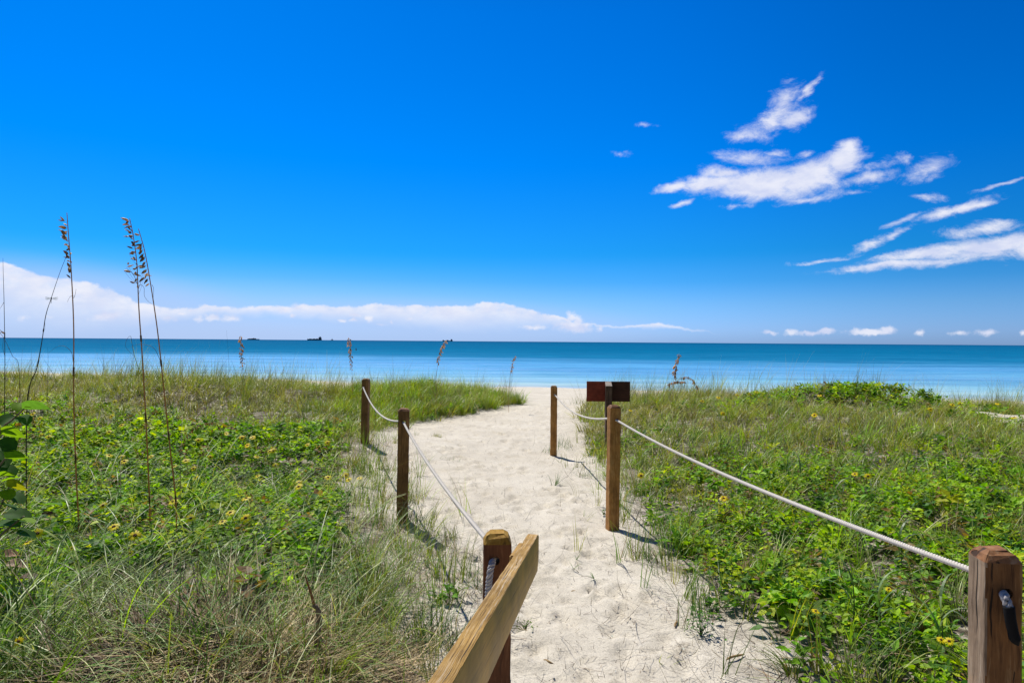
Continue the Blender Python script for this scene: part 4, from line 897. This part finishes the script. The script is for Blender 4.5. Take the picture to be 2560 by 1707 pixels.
FL = crop_px([(300, 495), (365, 535), (1050, 382), (760, 600), (1115, 600), (445, 705), (1000, 660), (595, 780), (1820, 735), (2080, 680), (2225, 710), (2320, 710), (2270, 785), (1930, 890), (1705, 925), (1600, 975), (1385, 885), (1140, 930), (1115, 890), (1000, 875), (1775, 995), (1795, 1080), (2040, 410), (10, 595), (375, 690), (1585, 1300), (945, 1335), (2260, 1270), (2115, 1400), (2040, 1485), (1750, 1450), (1045, 1530), (1025, 515)], 0, 900, 3.672) \
    + crop_px([(345, 195), (660, 330), (250, 280), (1240, 215), (1195, 375), (50, 615), (170, 1185), (2255, 55)], 0, 1280, 3.672) \
    + crop_px([(20, 1040), (165, 1080), (262, 1080), (215, 1155), (450, 1200), (420, 1205), (300, 1255), (475, 1335), (310, 1430), (765, 1145), (950, 1125), (1120, 1425), (1145, 1465), (1245, 1450), (955, 1445), (690, 1490), (685, 1530)], 560, 800, 3.672) \
    + crop_px([(745, 552), (890, 520), (1060, 497), (1175, 490), (1235, 470), (1805, 500), (1755, 680), (930, 665), (1260, 935), (190, 1225), (2240, 1230), (935, 1430), (2120, 1215), (95, 635)], 1550, 850, 3.613) \
    + crop_px([(145, 215), (1355, 880), (820, 1040), (1740, 1250), (1800, 1260)], 1760, 1173, 2.936) \
    + crop_px([(1650, 635), (1725, 625), (1435, 680), (300, 735), (695, 1310), (350, 545), (2090, 625), (2255, 760)], 1960, 850, 3.92)
FLOWER_ONE = {(180, 1370): 'open sunflower facing the viewer in the near left leaves', (94, 1333): 'single sunflower below the sea grape shrub', (556, 1304): 'large open sunflower in the middle of the left bank', (2039, 1527): 'sunflower standing on a thin stem near the lower right sand', (2221, 1473): 'lone sunflower in the leaves below the long rope', (46, 1603): 'sunflower low in the bottom left corner'}
for i, (px, py) in enumerate(FL):
    a, b = ray(px, py); dd = np.arange(1.5, 19, .01); X, Y, Z = a*dd, dd, EYE+b*dd
    k = np.nonzero(Z < H(X, Y)+canopy(X, Y)+.075)[0]; j = k[0] if len(k) else len(dd)-1
    loc = Vector((X[j], Y[j], Z[j])); lab = None
    for (qx, qy), t in FLOWER_ONE.items():
        if abs(qx-px) < 8 and abs(qy-py) < 8: lab = t
    far = Y[j] > 8.5
    if px < 1280: grp = 'yellow sunflowers on the left bank crest' if far else 'yellow sunflowers in the left bank leaves'
    else: grp = 'yellow sunflowers on the right bank crest' if far else 'yellow sunflowers in the right bank leaves'
    lab = lab or 'small yellow sunflower with a dark centre '+('left of the path' if px < 1280 else 'right of the path')+(', far off by the crest' if far else ', among the near leaves')
    e = empty('dune_sunflower', loc, lab, 'flower', grp)
    e.rotation_euler = (random.uniform(.2, .9), random.uniform(-.3, .3), random.uniform(-.5, .5)); sc_ = random.uniform(.95, 1.25)*(1.25 if far else 1.12 if Y[j] > 3.9 else .62); e.scale = (sc_,)*3
    for nm, me in zip(('petals', 'flower_centre', 'stem'), FP): link(nm, me, None, e)

# tufts and runners out on the sand, each a plant of its own
def tuft(px, py, n, h, spread, label, cols, dryn=0, curl=(.1, .9), width=(.003, .006), name='grass_tuft', cat='grass tuft', grp='grass tufts on the sand', tilt=.35):
    g = G(px, py); e = Soup(); k = n
    x = g.x+rs.normal(0, spread, k); y = g.y+rs.normal(0, spread, k)
    blades(e, x, y, rs.uniform(.55, 1.05, k)*h, rs.uniform(*width, k), rs.rand(k)*6.28, np.abs(rs.normal(tilt, .22, k)), rs.uniform(*curl, k), 7, mixcol(k, cols, [1]*len(cols)))
    if dryn:
        x = g.x+rs.normal(0, spread*1.6, dryn); y = g.y+rs.normal(0, spread*1.6, dryn)
        blades(e, x, y, rs.uniform(.3, .8, dryn)*h, rs.uniform(.002, .004, dryn), rs.rand(dryn)*6.28, rs.uniform(.9, 1.5, dryn), rs.normal(.2, .6, dryn), 5, mixcol(dryn, [(.30, .22, .12), (.16, .10, .05)], [1, 1]))
    me = e.mesh(name); V = np.zeros(len(me.vertices)*3); me.vertices.foreach_get('co', V); V = V.reshape(-1, 3)-np.array(g); me.vertices.foreach_set('co', V.ravel())
    o = link(name, me, M_GRASS); o.location = g; return tag(o, label, cat, grp)
GG = [(.06, .15, .03), (.10, .19, .05), (.13, .18, .07)]
for a in [
    (1098, 1620, 60, .34, .05, 'dense upright green tuft left of the handrail', GG, 60), (1053, 1600, 55, .36, .04, 'tall spiky tuft beside the dense tuft left of handrail', GG, 40),
    (1165, 1450, 22, .30, .03, 'upright tuft left of the near post', GG, 14), (1200, 1470, 18, .28, .03, 'thin tuft touching the near post', GG, 20), (1128, 1348, 26, .15, .03, 'low pale tuft under the near left rope', [(.20, .24, .07), (.12, .18, .05)], 16),
    (1065, 1425, 16, .22, .03, 'sparse tuft below the mid left post shadow', GG, 10), (1035, 1320, 34, .34, .07, 'arching tuft at the right foot of the mid left post', GG, 12), (1000, 1330, 26, .30, .06, 'tall tuft covering the foot of the mid left post', GG, 20),
    (1610, 1400, 46, .26, .05, 'sprawling tuft with brown base on the right sand edge', GG, 40), (1650, 1390, 12, .42, .03, 'few tall blades above the sprawling tuft', GG, 6), (1640, 1435, 8, .20, .04, 'thin stems below the sprawling tuft', GG, 6),
    (1755, 1545, 26, .42, .035, 'tall tuft at the sandy corner on the right', GG, 12), (1790, 1500, 16, .40, .05, 'second tall tuft behind the sandy corner plant', GG, 8), (1718, 1450, 14, .20, .05, 'short stems with pale bases on right sand', GG, 20),
    (1370, 1132, 26, .20, .07, 'tuft at the left foot of the far right post', GG, 20), (1410, 1120, 40, .26, .10, 'loose grass right of the far right post', GG, 30), (1470, 1195, 24, .24, .06, 'tuft leaning out of the slope left of the orange post', GG, 16),
    (1390, 1215, 16, .20, .02, 'flat runner tuft on open sand left of the orange post', GG, 10), (1480, 1160, 18, .28, .06, 'thin grass stems above the rope shadow', GG, 12), (1440, 1010, 40, .30, .15, 'grass by the path gap in front of the beach', [(.14, .18, .05), (.20, .19, .08)], 20),
    (1098, 1045, 60, .14, .10, 'low yellow green mat on sand at the far bend', [(.24, .25, .06), (.16, .2, .05)], 20), (1092, 1092, 60, .10, .045, 'pale mossy patch on the sand, lower of two', [(.24, .25, .06)], 20), (1120, 1150, 12, .12, .05, 'tiny grass sprig right of the mid left post', GG, 6), (1270, 1000, 90, .34, .16, 'thick grass clump at the tip of left bank', [(.12, .19, .04), (.16, .18, .05)], 30)]:
    tuft(*a)
def sprig(px, py, stems, label, d=None):
    """a runner with a few hand-shaped blades at the tips"""
    g = G(px, py); sp = Soup()
    for (qx, qy, nb) in stems:
        q = G(qx, qy); p = Vector(g).lerp(q, .5); p.z += .02; c = spline([g, p, Vector(q)+Vector((0, 0, .025))], 10)-np.array(g)
        V, f = tube(c, .0014, 4); sp.add(V, f, (.14, .10, .05))
        t = c[-1]+np.array(g)
        blades(sp2 := Soup(), np.full(nb, t[0]), np.full(nb, t[1]), rs.uniform(.05, .11, nb), rs.uniform(.003, .006, nb), rs.rand(nb)*6.28, rs.uniform(.5, 1.4, nb), rs.uniform(0, .6, nb), 5, mixcol(nb, GG, [1, 1, 1]), z=np.full(nb, t[2]))
        for V2, T2 in zip(sp2.V, sp2.T): sp.add(V2-np.array(g), sp2.F[4], T2)
    o = link('grass_runner', sp.mesh('grass_runner'), M_GRASS); o.location = g; tag(o, label, 'runner grass', 'grass runners creeping over the sand')
sprig(1449, 1434, [(1441, 1408, 6), (1434, 1432, 5)], 'forked grass runner in the middle of the path')
sprig(1449, 1440, [(1485, 1456, 8)], 'single runner with green blades just right of the forked one')
sprig(1420, 1190, [(1395, 1215, 7), (1432, 1180, 6)], 'runner crossing the sand left of the orange post')
sprig(1600, 1440, [(1625, 1475, 3)], 'dark runner hanging over the sand below the sprawling tuft')
def leafy_plant(px, py, n, size, h, label, tint=(.10, .26, .02), spread=.05):
    g = G(px, py); e = empty('leafy_seedling', g, label, 'seedling', 'leafy seedlings by the path'); sp = Soup()
    x = rs.normal(0, spread, n); y = rs.normal(0, spread, n); z = rs.uniform(.02, h, n)
    leaves(sp, np.stack([x, y, z], -1), rs.rand(n)*6.28, rs.normal(.15, .4, n), rs.normal(0, .4, n), rs.uniform(.6, 1.2, n)*size, mixcol(n, [tint, np.array(tint)*.7], [1, 1]))
    link('leaves', sp.mesh('leaves'), M_LEAF, e); sp = Soup()
    for i in range(min(n, 14)):
        V, f = tube([(0, 0, -.01), (x[i]*.4, y[i]*.4, z[i]*.6), (x[i], y[i], z[i])], .0015, 4); sp.add(V, f, (.10, .13, .04))
    link('stems', sp.mesh('stems'), M_LEAF, e)
leafy_plant(1120, 1510, 26, .055, .09, 'bright green leafy seedling left of the handrail on sand', (.13, .30, .02), .05)
leafy_plant(1752, 1590, 120, .018, .12, 'small dark bushy seedling at the sandy corner on the right', (.07, .2, .03), .035)
leafy_plant(1785, 1535, 40, .045, .10, 'broad leaved seedling behind the bushy one at right', (.11, .27, .02), .06)
leafy_plant(1840, 1510, 50, .045, .14, 'leafy clump at the edge of the right bank', (.12, .27, .02), .08)
leafy_plant(1314, 1575, 40, .014, .05, 'tiny pale weed right of the handrail post', (.14, .22, .06), .04)
leafy_plant(1508, 1290, 5, .04, .07, 'single leaf sprout left of the orange post foot', (.12, .25, .03), .015)

# broad bent grass plants on the right bank
def broad_grass(px, py, h, label, nb=5, off=.0):
    g = G(px, py, .05); e = empty('broad_grass_plant', g, label, 'grass plant', 'broad bladed grass plants on the banks'); rnd = np.random.RandomState(int(px))
    sp = Soup(); c = spline([(0, 0, -.03), (.01, 0, h*.4), (.0, .01, h*.8)], 16); V, f = tube(c, np.linspace(.0045, .002, 16), 5); sp.add(V, f, (.09, .16, .05)); link('stem', sp.mesh('stem', True), M_GRASS, e)
    for i in range(nb):
        sp = Soup(); z0 = h*(.35+.5*i/nb); az = np.array([rnd.rand()*6.28])
        blades(sp, np.array([0.]), np.array([0.]), rnd.uniform(.16, .30), .013, az, np.array([rnd.uniform(.1, .35)]), np.array([rnd.uniform(.6, 2.6)]), 10, mixcol(1, [(.12, .22, .05), (.17, .23, .10)], [1, 1]), z=np.array([z0]), twist=np.array([rnd.normal(0, .3)]), clamp=False)
        link('blade', sp.mesh('blade'), M_GRASS, e)
for a in [(1800, 1140, .50, 'tall broad bladed grass by the long rope, upper one'), (1968, 1215, .42, 'broad grass with upright cut-looking blades above the long rope'), (2000, 1220, .36, 'smaller companion of the upright broad grass'), (2262, 1215, .42, 'broad grass with two pale blades at upper right'), (1850, 1240, .45, 'broad grass with curved leaf hanging left, under the upper one'), (2085, 1250, .30, 'bent broad grass blade plant in middle of right bank'),
          (2250, 1420, .34, 'curled broad grass behind the long rope near the big post'), (2130, 1560, .40, 'broad grass in the leaves left of the big post'), (2350, 1640, .42, 'pale broad grass at the left side of the big post'), (520, 1450, .32, 'broad grass clump in the near left leaves'), (745, 1420, .34, 'bright green broad grass at the edge of left leaves'), (30, 1600, .45, 'broad bent blades in the bottom left corner'), (130, 1640, .40, 'tall flat green blades near the bottom left corner'), (2195, 1600, .38, 'broad blade plant leaning over the lower right leaves')]:
    broad_grass(*a)

def build_dead_stalk():
    d = G(795, 1640, .08).y; pts = PP([(795, 1650), (792, 1600), (797, 1560), (795, 1525), (783, 1510)], d); root = pts[0].copy(); root.z = float(H(root.x, root.y))
    e = empty('dead_stalk', root, 'broken dead woody stalk sticking up from the straw at lower left', 'dead stalk'); sp = Soup()
    V, f = tube(spline([root-Vector((0, 0, .05))]+pts, 26)-np.array(root), np.linspace(.017, .009, 26)*(1+.15*np.sin(np.arange(26)*1.7)), 9); sp.add(V, f); link('stump', sp.mesh('stump', True), W_TWIG, e)
    sp = Soup(); V, f = tube(spline(PP([(785, 1512), (778, 1485), (768, 1455), (762, 1435)], d), 14)-np.array(root), np.linspace(.008, .002, 14), 6); sp.add(V, f, (.30, .13, .04)); link('dry_shoot', sp.mesh('dry_shoot', True), M_STRAW, e)
    for lst in ([(795, 1640), (740, 1630), (680, 1632), (640, 1615)], [(700, 1640), (690, 1600), (670, 1572), (630, 1560)], [(620, 1690), (660, 1680), (700, 1672)]):
        p = [G(a, b, .06)+Vector((0, 0, .06)) for a, b in lst]; sp = Soup(); V, f = tube(spline(p, 24)-np.array(root), np.linspace(.009, .004, 24), 6); sp.add(V, f); link('dead_branch', sp.mesh('dead_branch', True), W_TWIG, e)
build_dead_stalk()
for (px, py, az, L, lab) in [(1369, 1663, -.6, .055, 'orange brown dry scrap lying near the handrail post'), (1437, 1484, .2, .05, 'pale curled husk in the middle of the sand'), (1691, 1565, 1.2, .10, 'long straw coloured husk right of the path'), (1840, 1648, .5, .13, 'stick lying at the lower right sand edge')]:
    g = G(px, py); sp = Soup(); V, f = tube(spline([(-L/2, 0, .006), (-L*.2, .004, .010), (L*.2, 0, .009), (L/2, .006, .004)], 12), np.array([.002, .004, .006, .0065, .006, .006, .0065, .006, .005, .004, .003, .001])*.9, 7); sp.add(V, f, (.36, .24, .10))
    o = link('dry_husk', sp.mesh('dry_husk', True), M_STRAW); o.location = g+Vector((0, 0, .006)); o.rotation_euler = (0, 0, az); tag(o, lab, 'husk', 'dry scraps lying on the sand')

# ------------------------------------------------------------------ ships on the horizon and a marker in the water
M_HULL = simple_mat('ship_hull_dark', (.030, .035, .050), .6, .3, .05); M_SUP = simple_mat('ship_house', (.10, .115, .15), .6, .3, .1)
def ship(px, d, length, hull_h, name, label, cat, parts):
    """parts: list of (name, material, [(x0, x1, z0, z1, half width)]) in metres, x along the ship from its left end"""
    c = P(px, 850, d); e = empty(name, (c.x, d, SEA), label, cat, 'ships on the horizon'); L = length
    bm = bmesh.new(); B = length*.075
    prof = [(-.5, .30), (-.46, .75), (-.38, 1), (.40, 1), (.47, .9), (.5, .7)]; rings = []
    for x, w in prof:
        rings.append([bm.verts.new((x*L*(1 if z else .97), s*w*B*(1 if z else .8), z)) for s, z in ((-1, -2), (-1, hull_h), (1, hull_h), (1, -2))])
    for a, b in zip(rings, rings[1:]):
        for i in range(4): bm.faces.new((a[i], b[i], b[(i+1) % 4], a[(i+1) % 4]))
    bm.faces.new(rings[0][::-1]); bm.faces.new(rings[-1]); bmesh.ops.recalc_face_normals(bm, faces=bm.faces)
    me = bpy.data.meshes.new('hull'); bm.to_mesh(me); bm.free(); link('hull', me, M_HULL, e)
    for nm, m, bxs in parts:
        bm = bmesh.new()
        for (x0, x1, z0, z1, hw) in bxs: box_bm(bm, x0*L-L/2, x1*L-L/2, -hw, hw, z0, z1)
        me = bpy.data.meshes.new(nm); bm.to_mesh(me); bm.free(); link(nm, me, m, e)
ship(633, 6000, 105, 7.5, 'barge', 'low dark barge, leftmost of the vessels on the horizon', 'barge', [('deck_cargo', M_HULL, [(.10, .30, 7.6, 11, 5), (.34, .72, 7.6, 12.5, 5)]), ('wheelhouse', M_SUP, [(.50, .58, 12.6, 16, 3.5)]), ('mast', M_HULL, [(.20, .21, 11.1, 15, .4), (.70, .712, 12.6, 16.5, .4)])])
ship(786, 6000, 126, 11, 'cargo_ship', 'dark cargo ship with its bridge at the right end', 'ship', [('bridge_house', M_SUP, [(.80, .98, 11.1, 24, 7), (.82, .95, 24.1, 28, 5)]), ('funnel', M_HULL, [(.90, .95, 28.1, 33, 2)]), ('mast', M_HULL, [(.845, .855, 28.1, 38, .5), (.03, .04, 11.1, 19, .5)]), ('deck_crane', M_HULL, [(.14, .30, 11.1, 14, 5), (.38, .56, 11.1, 14.5, 5), (.62, .74, 11.1, 15.5, 5)])])
ship(830, 6000, 24, 4.5, 'tugboat', 'tiny tug right of the cargo ship', 'boat', [('wheelhouse', M_SUP, [(.35, .70, 4.6, 10, 2.4), (.42, .62, 10.1, 13.5, 1.8)]), ('mast', M_HULL, [(.49, .54, 13.6, 21, .4)])])
ship(1119, 6500, 98, 6.5, 'freighter', 'small freighter with raised ends behind the leaning sea oat head', 'ship', [('bridge_house', M_SUP, [(.80, .96, 6.6, 19, 6)]), ('forecastle', M_HULL, [(.02, .13, 6.6, 12, 5)]), ('mast', M_HULL, [(.87, .885, 19.1, 25, .5), (.08, .09, 12.1, 18, .5)]), ('deck_crane', M_HULL, [(.40, .58, 6.6, 12, 4)])])
def build_marker():
    d = 190.0; c = P(890, 877, d); e = empty('channel_marker', (c.x, d, SEA), 'small dark marker buoy standing in the water near the upright sea oat', 'buoy')
    for nm, pr in (('float', [(.0, -.3), (.24, -.25), (.24, .10), (.12, .16)]), ('top_mark', [(.10, .165), (.12, .5), (.15, .62), (.02, .66)])):
        bm = bmesh.new(); rg = []
        for r, z in pr: rg.append([bm.verts.new((max(r, .01)*math.cos(a), max(r, .01)*math.sin(a), z)) for a in np.linspace(0, 6.283, 13)[:-1]])
        for a, b in zip(rg, rg[1:]):
            for i in range(12): bm.faces.new((a[i], a[(i+1) % 12], b[(i+1) % 12], b[i]))
        bm.faces.new(rg[0][::-1]); bm.faces.new(rg[-1])
        me = bpy.data.meshes.new(nm); bm.to_mesh(me); bm.free(); link(nm, me, M_HULL, e)
build_marker()
